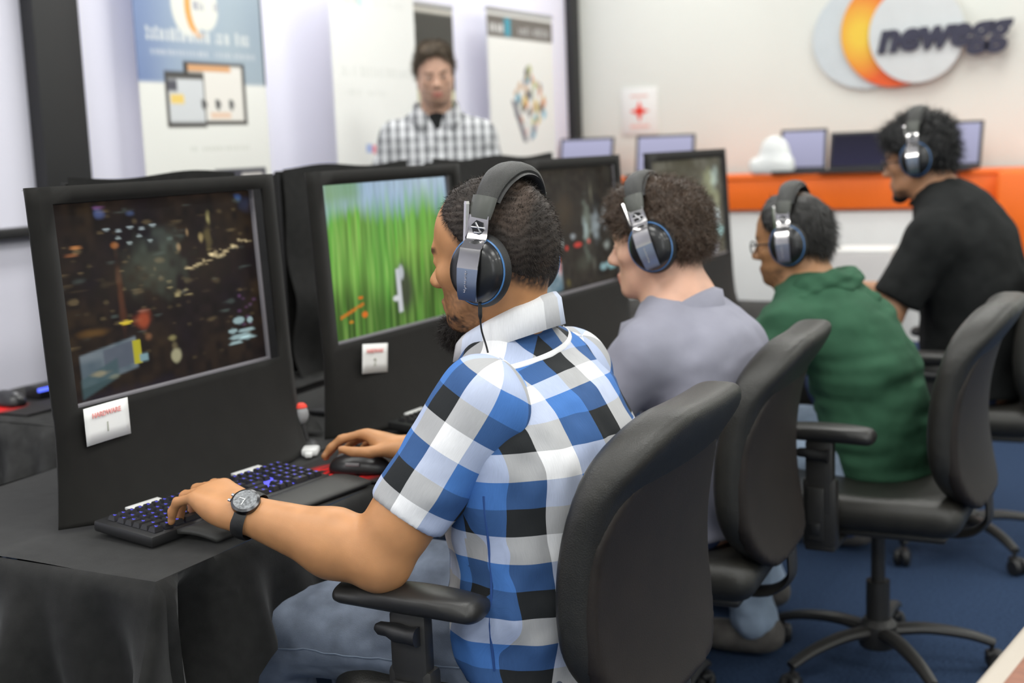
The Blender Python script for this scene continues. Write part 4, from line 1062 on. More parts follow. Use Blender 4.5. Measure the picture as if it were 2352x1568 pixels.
def shoe(an, fwd, parent, origin):
    a = np.asarray(an, float); f = np.array([fwd[0], fwd[1], 0.]); f /= np.linalg.norm(f); sd = np.array([-f[1], f[0], 0]); g = Vol(a - .26, a + np.array([.26, .26, .1]), .008)
    R = np.stack([f, sd, [0, 0, 1]], 1); z = a[2]
    g.ell((a[0] + f[0] * .07, a[1] + f[1] * .07, .045), (.14, .047, .042), R, .03); g.ell((a[0] - f[0] * .02, a[1] - f[1] * .02, .07), (.06, .042, .05), R, .03); g.clip(lambda X, Y, Z: .004 - Z)
    V, Q = g.verts(1); return put_obj('shoe', V, Q, M_SHOE, parent, origin=origin)

# ---- headset shared by the players (local axes: x forward, y left, z up, origin between the ears)
M_CHROME = mat('polished_chrome', (.62, .60, .60), .12, metal=1, var=.03)
M_CUP = mat('satin_black_cup', (.010, .010, .011), .32, coat=.2, var=.03)
M_CUSH = mat('black_leatherette', (.014, .014, .014), .55, bump=.15, bscale=500, var=.1)
M_BAND = mat('perforated_headband', (.030, .030, .028), .5, bump=.5, bscale=900, var=.15, vscale=300)
M_BANDG = mat('grey_leather_end', (.085, .088, .078), .38, var=.08)
M_BLUE = mat('blue_ring', (.07, .20, .45), .25)
M_CHDARK = mat('dark_mirror_plate', (.34, .40, .52), .30, metal=1, var=.03)
def headset_parts():
    P = []
    n = 36; pts = []; rr = []
    for i in range(n + 1):
        a = math.radians(-62 + 124 * i / n); pts.append((-.004, -math.sin(a) * .0965, .052 + .094 * math.cos(a) ** .85)); t = 1 - abs(2 * i / n - 1)
        rr.append((.0185 + .006 * min(1, t * 1.6), .0085 + .0035 * min(1, t * 2)))
    P.append(('headband', MB().tube(pts, rr, 14, flat=(1, 0, 0)).mesh(), M_BAND, []))
    P.append(('band_lining', MB().tube([(p[0] - .003, p[1] * .93, .052 + (p[2] - .052) * .93) for p in pts], [(r[0] * 1.02, .005) for r in rr], 12, flat=(1, 0, 0)).mesh(), M_CUSH, []))
    for s in (-1, 1):
        cupx = -.002; z0 = -.006
        prof = [(.0, .118), (.020, .1175), (.034, .1145), (.0415, .109), (.0445, .102), (.0455, .097)]
        cup = MB().lathe([(r, s * y) for r, y in prof][::-1], 40, T(cupx, 0, z0) @ Matrix.Diagonal((1, 1, 1.10, 1)), 'Y').mesh()
        ring = MB().lathe([(.0458, s * .0945), (.0474, s * .0952), (.0476, s * .0972), (.0458, s * .0980)], 40, T(cupx, 0, z0) @ Matrix.Diagonal((1, 1, 1.10, 1)), 'Y').mesh()
        cush = MB().lathe([(.020, s * .072), (.036, s * .070), (.047, s * .074), (.0515, s * .082), (.050, s * .090), (.0455, s * .096), (.02, s * .097)], 40, T(cupx, 0, z0) @ Matrix.Diagonal((1, 1, 1.12, 1)), 'Y').mesh()
        hw = .0165
        def strip(zy, w0, w1, th=.0022):
            mb = MB(); v = []; k = len(zy)
            for i, (z, y) in enumerate(zy):
                w = w0 + (w1 - w0) * i / max(1, k - 1)
                v += [(-w, s * y, z), (w, s * y, z), (-w, s * (y - th), z), (w, s * (y - th), z)]
            f = []
            for i in range(k - 1):
                a = 4 * i; b = a + 4; f += [(a, a + 1, b + 1, b), (a + 2, b + 2, b + 3, a + 3), (a, b, b + 2, a + 2), (a + 1, a + 3, b + 3, b + 1)]
            f += [(0, 2, 3, 1), (4 * k - 4, 4 * k - 3, 4 * k - 1, 4 * k - 2)]
            return mb.add(v, f if s > 0 else [q[::-1] for q in f]).mesh('strip', 30)
        P.append(('ear_cup', cup, M_CUP, [('trim_ring', ring, M_BLUE), ('ear_cushion', cush, M_CUSH)]))
        P.append(('band_end', MB().tube([(-.002, s * .0835, .106), (-.001, s * .0905, .088), (0, s * .0925, .074)], [(.0215, .0095), (.0205, .0095), (.0175, .0075)], 14, flat=(1, 0, 0)).mesh(), M_BANDG, []))
        hexm = MB().cyl((0, s * .0965, .0605), (0, s * .0990, .0605), .0115, .0115, 6, T(0, 0, .0605) @ Ry(math.radians(30)) @ T(0, 0, -.0605)).mesh('hex', 20)
        rod = MB().cyl((-.011, s * .0992, .0605), (.011, s * .0992, .0605), .0018, n=8).cyl((-.006, s * .0995, .053), (.004, s * .0995, .068), .0016, n=8).box((.001, s * .0995, .0525), (.011, .002, .003), .0008).mesh('rod', 30)
        P.append(('slider_plate', strip([(.080, .0945), (.0785, .0965), (.050, .0985), (.040, .1035)], .0165, .0170), M_CHROME, [('hexagon_recess', hexm, M_CUP), ('emblem_bars', rod, M_SILVER)]))
        P.append(('hinge_plate', strip([(.0415, .1045), (.040, .1070), (.030, .1185), (.004, .1255), (.000, .1257)], .0172, .0180), M_CHROME, []))
        marks = MB(); rs = random.Random(3); z = -.004
        for k in range(11):
            L = rs.uniform(.0018, .0032); marks.box((.0015 + rs.uniform(-.0012, .0012), s * .1268, z), (L * (1.5 if k % 4 == 1 else 1), .0007, .0010), 0, Ry(0)); z -= rs.uniform(.0026, .0036)
            if k % 2: marks.box((.0015, s * .1268, z + .0018), (.0010, .0007, .0036))
        P.append(('name_plate', strip([(.000, .1258), (-.020, .1262), (-.042, .1235), (-.0495, .1205)], .0180, .0150), M_CHDARK, [('embossed_marks', marks.mesh(), M_CHROME)]))
        P.append(('boom_stub', MB().cyl((.0225, s * .0915, .012), (.0235, s * .0935, .094), .0048, .0048, 6).cyl((.0235, s * .0935, .094), (.0236, s * .0937, .0985), .0052, .0042, 6).mesh('boom_stub', 20), M_CHROME if s > 0 else M_CUP, []))
    return P
HSP = headset_parts()
def headset(label, Tm, R, s, shift=(0, 0, 0), tilt=0.):
    t = thing('headset', label, 'headset', tuple(Tm), 0, 'black and chrome headsets worn by the players')
    m = Matrix(R.tolist()) @ Matrix.Rotation(tilt, 3, 'Y'); t.rotation_euler = m.to_euler()
    t.location = Vector(Tm) + m @ Vector(shift); t.scale = (s, s, s)
    for nme, me, mt, subs in HSP:
        p = obj(nme, me, mt, t)
        for sn, sm, smt in subs: obj(sn, sm, smt, p)
    return t

# ================================================================ player 1: plaid shirt, nearest
O1 = np.array([-.96, 1.91, 0.]); T1 = np.array([-1.026, 1.884, 1.203]); R1 = basis(math.radians(0), math.radians(5), math.radians(0)); S1 = 1.03
g = Vol((-1.70, 1.38, .02), (-.76, 2.36, 1.37), .005)
H1 = add_head(g, T1, R1, S1, nose=1.08, jaw=1.02)
rings1 = [((-.955, 1.91, .56), (.175, .125)), ((-.955, 1.91, .72), (.170, .118)), ((-.968, 1.912, .86), (.175, .105)), ((-.992, 1.912, .935), (.155, .076)), ((-1.012, 1.91, .995), (.13, .050)), ((-1.014, 1.906, 1.045), (.06, .050))]
torso(g, rings1)
g.slab((-1.014, 1.905, 1.05), H1((-.028, 0, -.05)), (0, 1, 0), (.060, .058), (.056, .058), .02)
SH1 = [np.array((-.985, 1.738, .995)), np.array((-.985, 2.082, .995))]
EL1 = [np.array((-1.125, 1.648, .748)), np.array((-1.14, 2.20, .76))]
WR1 = [np.array((-1.362, 1.615, .806)), np.array((-1.365, 2.130, .795))]
for i in (0, 1):
    g.cap((-1.015, 1.91, 1.02), SH1[i], .038, .046, .03)
    g.cap(SH1[i], EL1[i], .052, .048, .03); g.cap(SH1[i] * .45 + EL1[i] * .55, EL1[i] * .8 + SH1[i] * .2, .052, .049, .03)
    mid = EL1[i] * .68 + WR1[i] * .32; g.cap(EL1[i], mid, .045, .053, .025); g.cap(mid, WR1[i], .052, .030, .025)
    g.ell(EL1[i] + np.array([.012, 0, -.014]), (.030, .030, .028), None, .03)
tipsL = add_hand(g, WR1[0], (-.125, .036, .026), (.05, -.10, 1), (0, 1, 0), [(.42, .5, .35), (.45, .6, .4), (.48, .6, .4), (.48, .55, .35)], [(.75, .55, -.35), (.95, .15, -.30), (1, -.05, -.2)], 1.17, .22)
tipsR = add_hand(g, WR1[1], (-.12, -.004, .030), (-.1, .28, 1), (0, -1, 0), [(.55, .42, .25), (.5, .48, .25), (.55, .5, .3), (.65, .5, .3)], [(.60, .70, -.40), (.92, .15, -.28), (1, -.12, -.12)], 1.05, .18)
V, Q = g.verts(2)
def hair1(f, l, u):
    line = np.where(f > .045, .078 - .0 * l, 0)
    return sstep(u + np.where(f > .0, -f * 1.3, -f * .75), -.012, .014) * (1 - sstep(f, .052, .064)) * sstep(u, -.085, -.060)
def beard1(f, l, u):
    jawl = sstep(np.abs(l), .02, .035) * (1 - sstep(u, -.055, -.035)) * sstep(u, -.125, -.11) * sstep(f, -.005, .012)
    ch = (1 - sstep(u, -.092, -.082)) * sstep(f, .03, .055); mo = (1 - sstep(np.abs(u + .054), .006, .012)) * sstep(f, .07, .08) * (1 - sstep(np.abs(l), .03, .04))
    return np.clip(.55 * jawl + ch + .6 * mo, 0, 1)
c = col_skin(V, (.51, .245, .105), T1, R1, S1, (.30, .12, .085), (.02, .014, .01), (.022, .015, .012), hair1, beard1)
for tp, dd in tipsR + tipsL:
    q = V - (tp - dd * .002); m = (1 - sstep(np.linalg.norm(q - np.outer(q @ dd, dd) * .35, axis=1), .006, .0085)) * (q[:, 2] > .002); c = c * (1 - .5 * m[:, None]) + np.array([.62, .36, .27]) * .5 * m[:, None]
P1 = put_obj('person', V, Q, V_SKIN, None, c, origin=O1); P1.location = O1
tag(P1, 'seated player in a blue and white plaid shirt with a watch', 'person', 'players seated along the row')
# plaid cloth
def plaid(name, cu, cv, warp_cols, weft_cols, pu, pv, bump=.25, rough=.8, mixf=.46):
    m, nt, b = _nt(name); uv = nt.nodes.new('ShaderNodeUVMap'); sp = nt.nodes.new('ShaderNodeSeparateXYZ'); nt.links.new(uv.outputs[0], sp.inputs[0]); outs = []
    for ax, cols, per, ofs in ((0, warp_cols, pu, cu), (1, weft_cols, pv, cv)):
        a = nt.nodes.new('ShaderNodeMath'); a.operation = 'MULTIPLY_ADD'; a.inputs[1].default_value = 1 / per; a.inputs[2].default_value = ofs + 50; nt.links.new(sp.outputs[ax], a.inputs[0])
        fr = nt.nodes.new('ShaderNodeMath'); fr.operation = 'FRACT'; nt.links.new(a.outputs[0], fr.inputs[0])
        r = nt.nodes.new('ShaderNodeValToRGB'); r.color_ramp.interpolation = 'CONSTANT'; e = r.color_ramp.elements
        while len(e) < len(cols): e.new(.5)
        for k, (pos, cc) in enumerate(cols): e[k].position = pos; e[k].color = (*cc, 1)
        nt.links.new(fr.outputs[0], r.inputs[0]); outs.append(r.outputs[0])
    mx = nt.nodes.new('ShaderNodeMix'); mx.data_type = 'RGBA'; mx.inputs[0].default_value = mixf; nt.links.new(outs[0], mx.inputs[6]); nt.links.new(outs[1], mx.inputs[7])
    mp = nt.nodes.new('ShaderNodeMapping'); mp.inputs['Scale'].default_value = (1, .06, 1); nt.links.new(uv.outputs[0], mp.inputs[0])
    n = nt.nodes.new('ShaderNodeTexNoise'); n.inputs['Scale'].default_value = 900; nt.links.new(mp.outputs[0], n.inputs[0]); mr = nt.nodes.new('ShaderNodeMapRange'); mr.inputs[3].default_value = .88; mr.inputs[4].default_value = 1.1; nt.links.new(n.outputs[0], mr.inputs[0])
    vm = nt.nodes.new('ShaderNodeVectorMath'); vm.operation = 'SCALE'; nt.links.new(mx.outputs[2], vm.inputs[0]); nt.links.new(mr.outputs[0], vm.inputs['Scale']); nt.links.new(vm.outputs[0], b.inputs['Base Color'])
    b.inputs['Roughness'].default_value = rough; b.inputs['Specular IOR Level'].default_value = .2
    bp = nt.nodes.new('ShaderNodeBump'); bp.inputs['Strength'].default_value = bump; bp.inputs['Distance'].default_value = .001; nt.links.new(n.outputs[0], bp.inputs['Height']); nt.links.new(bp.outputs[0], b.inputs['Normal'])
    return m
WH, BL, DK = (.86, .86, .88), (.065, .185, .50), (.020, .022, .024)
M_PLAID = plaid('blue_white_charcoal_plaid', .0, .0, [(0, WH), (.34, BL), (.68, DK)], [(0, DK), (.333, BL), (.667, WH)], .150, .130)
g = Vol((-1.16, 1.62, .46), (-.76, 2.2, 1.22), .006)
ringsS = [((-.955, 1.91, .50), (.210, .150)), ((-.960, 1.91, .62), (.208, .148)), ((-.962, 1.912, .76), (.203, .142)), ((-.958, 1.922, .86), (.214, .142)), ((-.980, 1.922, .935), (.205, .116)), ((-1.008, 1.916, 1.0), (.172, .078)), ((-1.015, 1.906, 1.06), (.080, .062))]
torso(g, ringsS, .04)
for i in (0, 1):
    ax_ = (EL1[i] - SH1[i]) / np.linalg.norm(EL1[i] - SH1[i]); g.cap((-1.01, 1.91, 1.035), SH1[i] + np.array([-.004, 0, -.004]), .050, .046, .035)
g.clip(lambda X, Y, Z: (.535 - .03 * np.sin((Y - 1.7) * 14)) - Z, .004)
V, Q = g.verts(2); N = vnormals(V, Q)
side = sstep(np.abs(V[:, 1] - 1.91), .07, .17); low = 1 - sstep(V[:, 2], .66, .9)
V = folds(V, N, [((12, 20, 7), .010, 3, low), ((20, 30, 12), .006, 5, .4 + .6 * side), ((10, 40, 30), .004, 7, side), ((34, 40, 26), .0030, 8), ((16, 55, 22), .0022, 9, low)])
def shirt_uv(V, cen, rs, rd, arc, yoke=None):
    x, y, z = V.T; cx = np.interp(z, [.5, .76, .9, 1.01, 1.07], [-.95, -.957, -.955, -.972, -.99])
    sa = np.arcsin(np.clip((y - cen) / .222, -1, 1)) * .18; u_ = np.where(x >= cx - .01, sa, np.sign(y - cen) * (math.pi * .18 - np.abs(sa)))
    return np.stack([u_, z - .808 + .0217 + .75 * np.clip(-.86 - x, 0, .3) * sstep(z, .93, 1.03)], 1)
uvv = shirt_uv(V, 1.912, .205, .14, .172)
uvf = uvv[Q].copy()
fc = V[Q].mean(1); bk = fc[:, 0] >= np.interp(fc[:, 2], [.5, .76, .9, 1.01, 1.07], [-.95, -.957, -.955, -.972, -.99]) - .045
sa_ = np.arcsin(np.clip((V[:, 1] - 1.912) / .236, -1, 1)) * .185; sf_ = np.sign(V[:, 1] - 1.912) * (math.pi * .18 - np.abs(sa_))
uvf[:, :, 0] = np.where(bk[:, None], sa_[Q], sf_[Q])
ctr = V[Q].mean(1); yok = ctr[:, 2] > 1.030 + .09 * (ctr[:, 1] - 1.73)
uy = np.stack([V[:, 0] * 1.25 + .35 * V[:, 1] + .03, V[:, 1] * .95 - .35 * V[:, 0]], 1); uvf[yok] = uy[Q][yok]
wrap = (uvf[:, :, 0].max(1) - uvf[:, :, 0].min(1)) > .3
for k in range(4): uvf[wrap, k, 0] = np.where(uvf[wrap, k, 0] < 0, uvf[wrap, k, 0] + 2 * math.pi * .18, uvf[wrap, k, 0])
SHIRT1 = put_obj('shirt', V, Q, M_PLAID, P1, None, uvf.reshape(-1, 2), O1)
# yoke seam: pale piping along the back of the shoulders
pts = []
for y in np.linspace(1.705, 2.085, 40):
    if y > 2.075: continue
    zs = 1.030 + .09 * (y - 1.73); m = (np.abs(V[:, 1] - y) < .010) & (np.abs(V[:, 2] - zs) < .012) & (N[:, 0] > .05)
    if m.sum() > 2:
        cf = np.polyfit(V[m, 2], V[m, 0], 1); pts.append(np.array([np.polyval(cf, zs) + .0005, y, zs + .0005]))
M_PIPE = mat('white_shirt_cotton', (.82, .82, .84), .8, spec=.2, bump=.2, bscale=800)
if len(pts) > 6:
    pts = np.array(pts); pts = np.stack([np.convolve(np.pad(pts[:, k], 2, 'edge'), np.ones(5) / 5, 'valid') for k in range(3)], 1)
    obj('yoke_piping', MB().tube([tuple(p - O1) for p in pts], [(.0048, .0014)] * len(pts), 8, flat=(-.6, 0, 1)).mesh(), M_PIPE, SHIRT1)
# side seam
M_NAVYT = mat('blue_seam_thread', (.02, .07, .25), .8)
pts = []
for z in np.linspace(.56, .86, 26):
    m = (np.abs(V[:, 2] - z) < .008) & (V[:, 1] < 1.80) & (np.abs(V[:, 0] + .955 + .0) < .012)
    if m.any(): pts.append(V[m].mean(0))
if len(pts) > 6:
    pts = np.array(pts); pts = np.stack([np.convolve(np.pad(pts[:, k], 2, 'edge'), np.ones(5) / 5, 'valid') for k in range(3)], 1)
    obj('side_seam', MB().tube([tuple(p - O1) for p in pts], [(.0022, .0016)] * len(pts), 6).mesh(), M_NAVYT, SHIRT1)
# sleeves
for i in (0, 1):
    a, b = SH1[i], EL1[i]; ax = (b - a) / np.linalg.norm(b - a); cuff = a + ax * (.215 if i == 0 else .215)
    g = Vol(np.minimum(a, b) - .12, np.maximum(a, b) + .12, .006); wv = np.array([.73, .30 if i == 0 else -.30, -.50]); sw = wv / np.linalg.norm(wv); st = a + sw * .024 + np.array([0, .004 * (1 if i == 0 else -1), -.006]); en = cuff + ax * .05
    g.slab(st, en, sw, (.070, .060), (.052, .053), .02); g.cap(a + np.array([0, .010 * (1 if i == 0 else -1), .0]), en, .0655, .0595, .03)
    g.clip(lambda X, Y, Z: (X - cuff[0]) * ax[0] + (Y - cuff[1]) * ax[1] + (Z - cuff[2]) * ax[2], .006)
    V2, Q2 = g.verts(2); N2 = vnormals(V2, Q2)
    rel = V2 - a; t = rel @ ax; perp = rel - np.outer(t, ax); e1 = np.array([.35, -1. if i == 0 else 1., 0]); e1 = e1 - ax * (e1 @ ax); e1 /= np.linalg.norm(e1); e2 = np.cross(ax, e1); an = np.arctan2(perp @ e2, perp @ e1)
    inner = .5 + .5 * np.cos(an - (0 if i == 0 else math.pi)); V2 = folds(V2, N2, [((26, 26, 14), .004, 11 + i), ((14, 14, 34), .0035, 14 + i, sstep(t, .05, .15))])
    uv2 = np.stack([-an * .062 + .022, -t + .18], 1)[Q2]; wr = (uv2[:, :, 0].max(1) - uv2[:, :, 0].min(1)) > .2
    for k in range(4): uv2[wr, k, 0] = np.where(uv2[wr, k, 0] < .022, uv2[wr, k, 0] + 2 * math.pi * .062, uv2[wr, k, 0])
    so = put_obj('sleeve', V2, Q2, M_PLAID, SHIRT1, None, uv2.reshape(-1, 2), O1)
    # armhole seam where sleeve and back panel meet
    kd = kdtree.KDTree(len(V))
    for k_, p_ in enumerate(V): kd.insert(p_, k_)
    kd.balance(); dist = np.array([kd.find(p_)[2] for p_ in V2]); mm = (dist < .0042) & (t < .14); pp = V2[mm]; aa = an[mm]; ringp = []
    for k in range(40):
        w_ = np.abs((aa - (-math.pi + 2 * math.pi * k / 40) + math.pi) % (2 * math.pi) - math.pi) < .16
        if w_.sum() > 2: ringp.append(pp[w_].mean(0))
    if len(ringp) > 8:
        ringp = np.array(ringp); ringp = np.stack([np.convolve(np.pad(ringp[:, k], 2, 'edge'), np.ones(5) / 5, 'valid') for k in range(3)], 1)
        obj('armhole_seam', MB().tube([tuple(p - O1) for p in ringp], .0028, 6).mesh(), mat('pale_blue_seam', (.16, .33, .75), .8, spec=.2), SHIRT1)
    cr = []
    for k in range(37):
        q = 2 * math.pi * k / 36; cr.append(tuple(cuff - ax * .004 + (e1 * math.cos(q) + e2 * math.sin(q)) * .0602 - O1))
# collar: stand and fold
def collar(parent, origin, cen, rx, ry, zb, zf, drop, m, flare=.018, uvs=1., open_f=.35, th=.0022, n=48):
    vs = []; fs = []; uvl = []
    prof = [(-.004, -.018, 0), (0, 0, .02), (.002, .010, .03), (.006, .0125, .034), (flare * .7, .004, .045), (flare, -drop, .085)]
    k = len(prof)
    for i in range(n + 1):
        a = math.pi * 2 * (open_f / 2 / 6.28 + (1 - open_f / 6.28) * i / n); cx = -math.cos(a); sy = math.sin(a); bk = .5 - .5 * math.cos(a) if False else .5 * (1 - (-cx) ) 
        w = .5 + .5 * cx            # 1 at the nape, 0 at the throat
        zz = zf + (zb - zf) * w
        for o, dz, vv in prof:
            vs.append((cen[0] + cx * (rx + o) - origin[0], cen[1] + sy * (ry + o) - origin[1], zz + dz * (1 if dz > 0 else (.6 + .4 * w)) - origin[2])); uvl.append((a * .07 * uvs, vv * uvs))
    for i in range(n):
        for j in range(k - 1): fs.append((i * k + j, i * k + j + 1, (i + 1) * k + j + 1, (i + 1) * k + j))
    me = mesh_np('collar', np.array(vs), np.array(fs), True, None, np.array(uvl)[np.array(fs)].reshape(-1, 2)); o = obj('collar', me, m, parent)
    o.modifiers.new('thickness', 'SOLIDIFY').thickness = th; return o
collar(SHIRT1, O1, (-1.014, 1.905), .076, .073, 1.128, 1.046, .040, plaid('plaid_collar_cloth', .1, .0, [(0, WH), (.30, (.55, .66, .92)), (.55, (.42, .42, .44)), (.75, WH)], [(0, WH), (.8, (.7, .76, .93))], .15, .2), open_f=.5)
# jeans, with a felled seam along the near thigh
HP1 = [(-.955, 1.82, .565), (-.955, 2.0, .565)]; KN1 = [(-1.45, 1.765, .548), (-1.45, 2.07, .55)]; AN1 = [(-1.43, 1.78, .09), (-1.46, 2.06, .09)]
J1 = legs('jeans', HP1, KN1, AN1, M_DENIM, P1, O1, .090, .074, .062, .007, 31, [((-.945, 1.91, .52), (.185, .125)), ((-.95, 1.91, .66), (.168, .118))])
me = J1.data; vv = np.zeros(len(me.vertices) * 3, np.float32); me.vertices.foreach_get('co', vv); vv = vv.reshape(-1, 3) + O1; pts = []
for x in np.linspace(-1.47, -1.03, 34):
    m = (np.abs(vv[:, 0] - x) < .008) & (np.abs(vv[:, 2] - (.545 + .02 * (x + 1.4))) < .010) & (vv[:, 1] < 1.80)
    if m.any(): pts.append(vv[m].mean(0) - O1 + np.array([0, -.001, 0]))
if len(pts) > 6: obj('stitched_seam', MB().tube([tuple(p) for p in pts], [(.0014, .0025)] * len(pts), 6).mesh(), mat('pale_denim_thread', (.17, .21, .28), .8), J1)
for an in AN1: shoe(an, (-1, 0), P1, O1)
# hair: close waves with a fade, chin beard
def keep1(f, l, u):
    return np.maximum(np.maximum(-(u - .008 - np.where(f > .0, f * 1.25, f * .62)), f - .058), -(u + .058))
hv, hq, hn = hair_cap(T1, R1, S1, .0035, keep1, .004)
ql = ((hv - T1) @ R1) / S1; wave = np.sin(ql[:, 2] * 560 + np.sin(ql[:, 1] * 60) * 2.2 + np.sin(ql[:, 0] * 70) * 2.0 + 11 * hash_noise(hv * 38, 2))
hv = hv + hn * (.0011 * wave + .0016 * (hash_noise(hv * 120, 6) - .5))[:, None]
base = np.array([.024, .018, .0145]); tint = hash_noise(hv * 38, 12)
hc = base * (0.55 + 1.1 * tint)[:, None] * (1 + .20 * wave)[:, None] + np.array([.022, .012, .007]) * sstep(hash_noise(hv * 22, 19), .55, .8)[:, None]
sp, sn = sample(hv, hq, hn, 15000, 4); fl = np.cross(sn, R1[:, 1]); fl = -fl
sv, sq, sc = strands(sp, sn, -np.tile(R1[:, 2], (len(sp), 1)) * .7 + sn * .3, .0075, .00042, .0012, 5, .5, 2, .5)
hv2, hq2, hc2 = join([(hv, hq, hc), (sv, sq, base[None] * sc[:, None] * 1.1)])
put_obj('hair', hv2, hq2, V_FUR, P1, hc2, origin=O1)
bg = Vol(T1 - np.array([.2, .1, .2]), T1 + np.array([.1, .1, 0]), .004)
bg.ell(H1((.084, 0, -.118)), np.array([.025, .027, .025]) * S1, R1, .01); bg.ell(H1((.060, 0, -.112)), np.array([.03, .03, .016]) * S1, R1, .02)
bv, bq = bg.verts(1); bn = vnormals(bv, bq); bv = bv + bn * ((hash_noise(bv * 160, 3) - .5) * .004)[:, None]
sp, sn = sample(bv, bq, bn, 4200, 8); sv, sq, sc = strands(sp, sn, np.tile(R1[:, 0] * .4 - R1[:, 2] * .9, (len(sp), 1)), .013, .0005, .004, 6, .45, 3, .8)
bv2, bq2, bc2 = join([(bv, bq, np.tile(np.array([.012, .010, .009]), (len(bv), 1))), (sv, sq, np.array([[.016, .012, .010]]) * sc[:, None])]); put_obj('beard', bv2, bq2, V_FUR, P1, bc2, origin=O1)
hs1 = headset('black and chrome headset on the plaid-shirted player', T1, R1, S1 * 1.0, (-.024, 0, -.006), math.radians(-11))
cb = T1 + R1 @ np.array([-.020, .096, -.070]) * S1
o = obj('headset_cable', MB().tube(spline([tuple(cb + np.array([0, 0, .008])), tuple(cb + np.array([.0, .0, -.035])), tuple(cb + np.array([.004, .012, -.09])), tuple(cb + np.array([-.03, .03, -.16])), (-1.12, 1.86, .98), (-1.14, 1.88, .86)], 8), [.0035] * 6 + [.0016] * 35, 8).mesh(), M_CUP); tag(o, 'thin black headset cable hanging below the nearest ear cup', 'cable')
# wristwatch on the left wrist
wd = (WR1[0] - EL1[0]) / np.linalg.norm(WR1[0] - EL1[0]); wc = WR1[0] - wd * .012; wu = np.array([.12, -.55, .85]); wu -= wd * (wu @ wd); wu /= np.linalg.norm(wu); ws = np.cross(wu, wd)
wt = thing('wristwatch', 'black wristwatch with a grey dial on the near wrist', 'watch', tuple(wc)); mw = Matrix((wd.tolist(), ws.tolist(), wu.tolist())).transposed(); wt.rotation_euler = mw.to_euler(); wt.scale = (1.12, 1.12, 1.0)
strap = [(0, .0365 * math.cos(a), .0335 * math.sin(a)) for a in np.linspace(0, 2 * math.pi, 37)]
st = obj('strap', MB().tube(strap, [(.0105, .0022)] * 37, 8, flat=(1, 0, 0)).mesh(), mat('black_rubber_strap', (.012, .012, .012), .5, bump=.1, bscale=300), wt)
obj('buckle', MB().box((0, -.010, -.034), (.024, .014, .004), .0015), M_SILVER, st)
obj('case', MB().lathe([(0, .030), (.0205, .030), (.0215, .033), (.021, .039), (.0175, .0415)], 32).mesh(), mat('dark_watch_case', (.10, .10, .105), .3, metal=1), wt)
dl = obj('dial', MB().lathe([(.0178, .0412), (.0, .0416)], 32).mesh(), mat('grey_watch_dial', (.22, .23, .24), .35, metal=.4, var=.5, vscale=300), wt)
obj('hand', MB().box((.004, 0, .0424), (.010, .0012, .0006)).box((0, .005, .0424), (.0012, .012, .0006)), M_WHITE, dl)
for yy in (-.004, .006): obj('crown', MB().cyl((.0, 0, 0), (.004, 0, 0), .0025, n=10, M=T(.021, yy, .036)), M_SILVER, wt)
# ================================================================ player 2: grey polo shirt, curly brown hair
def arm(g, sh, el, wr, r=(.048, .043, .044, .028)):
    sh, el, wr = map(np.asarray, (sh, el, wr)); g.cap(sh, el, r[0], r[1], .03); mid = el * .68 + wr * .32; g.cap(el, mid, r[1], r[2], .025); g.cap(mid, wr, r[2], r[3], .025)
HANDC = [(.35, .6, .4), (.38, .65, .4), (.4, .65, .4), (.45, .6, .4)]; THUMBC = [(.75, .55, -.35), (.95, .15, -.30), (1, -.05, -.2)]
def build_player(name_label, O, Tm, R, s, rings, neck, sh, el, wr, skin, lips, brow, hairc, hairfn, beard, h=.006, hands=True, jaw=1., nose=1., pose=None, chin=1.):
    pts = np.array([Tm, O, *sh, *el, *wr, *[r[0] for r in rings]]); lo = pts.min(0) - .24; hi = pts.max(0) + .22; lo[2] = .40
    g = Vol(lo, hi, h); H = add_head(g, Tm, R, s, nose=nose, jaw=jaw, chin=chin); torso(g, rings)
    g.slab(neck, H((-.026, 0, -.05)), (0, 1, 0), (.068, .066), (.058, .060), .03)
    for i in (0, 1):
        g.cap(np.asarray(rings[-1][0]), sh[i], .055, .048, .05); arm(g, sh[i], el[i], wr[i])
        f = np.asarray(wr[i]) - np.asarray(el[i]); f[2] = .0
        add_hand(g, wr[i], f, (0, 0, 1), (0, 1 if i == 0 else -1, 0), HANDC, THUMBC, 1.05, .15)
    V, Q = g.verts(2); c = col_skin(V, skin, Tm, R, s, lips, brow, hairc, hairfn, beard)
    p = put_obj('person', V, Q, V_SKIN, None, c, origin=O); p.location = O
    tag(p, name_label, 'person', 'players seated along the row'); return p, H
def build_top(name, p, O, rings, sh, el, cuff_t, rs, m, h=.007, fl=None, hem=.5, pad=.0, extra=None, seed=1, tuck=None):
    pts = np.array([*sh, *[np.asarray(a) * (1 - t) + np.asarray(b) * t for a, b, t in zip(sh, el, cuff_t)], *[r[0] for r in rings]]); g = Vol(pts.min(0) - .26, pts.max(0) + .2, h)
    torso(g, rings, .05, pad)
    for i in (0, 1):
        a = np.asarray(sh[i], float); b = np.asarray(el[i], float); g.cap(np.asarray(rings[-1][0]) + np.array([0, 0, -.01]), a, .062, rs[0], .05); sleeve(g, a, a + (b - a) * cuff_t[i], rs[0], rs[1], .035)
    if extra: extra(g)
    g.clip(lambda X, Y, Z: hem - Z, .004); V, Q = g.verts(2); N = vnormals(V, Q)
    V = folds(V, N, fl or [((9, 14, 9), .006, seed), ((22, 26, 18), .0035, seed + 1), ((40, 16, 40), .0018, seed + 2)])
    return put_obj(name, V, Q, m, p, origin=O), V, N
O2 = np.array([-.95, 2.69, 0.]); T2 = np.array([-1.052, 2.692, 1.158]); R2 = basis(math.radians(3), math.radians(4)); S2 = 1.0
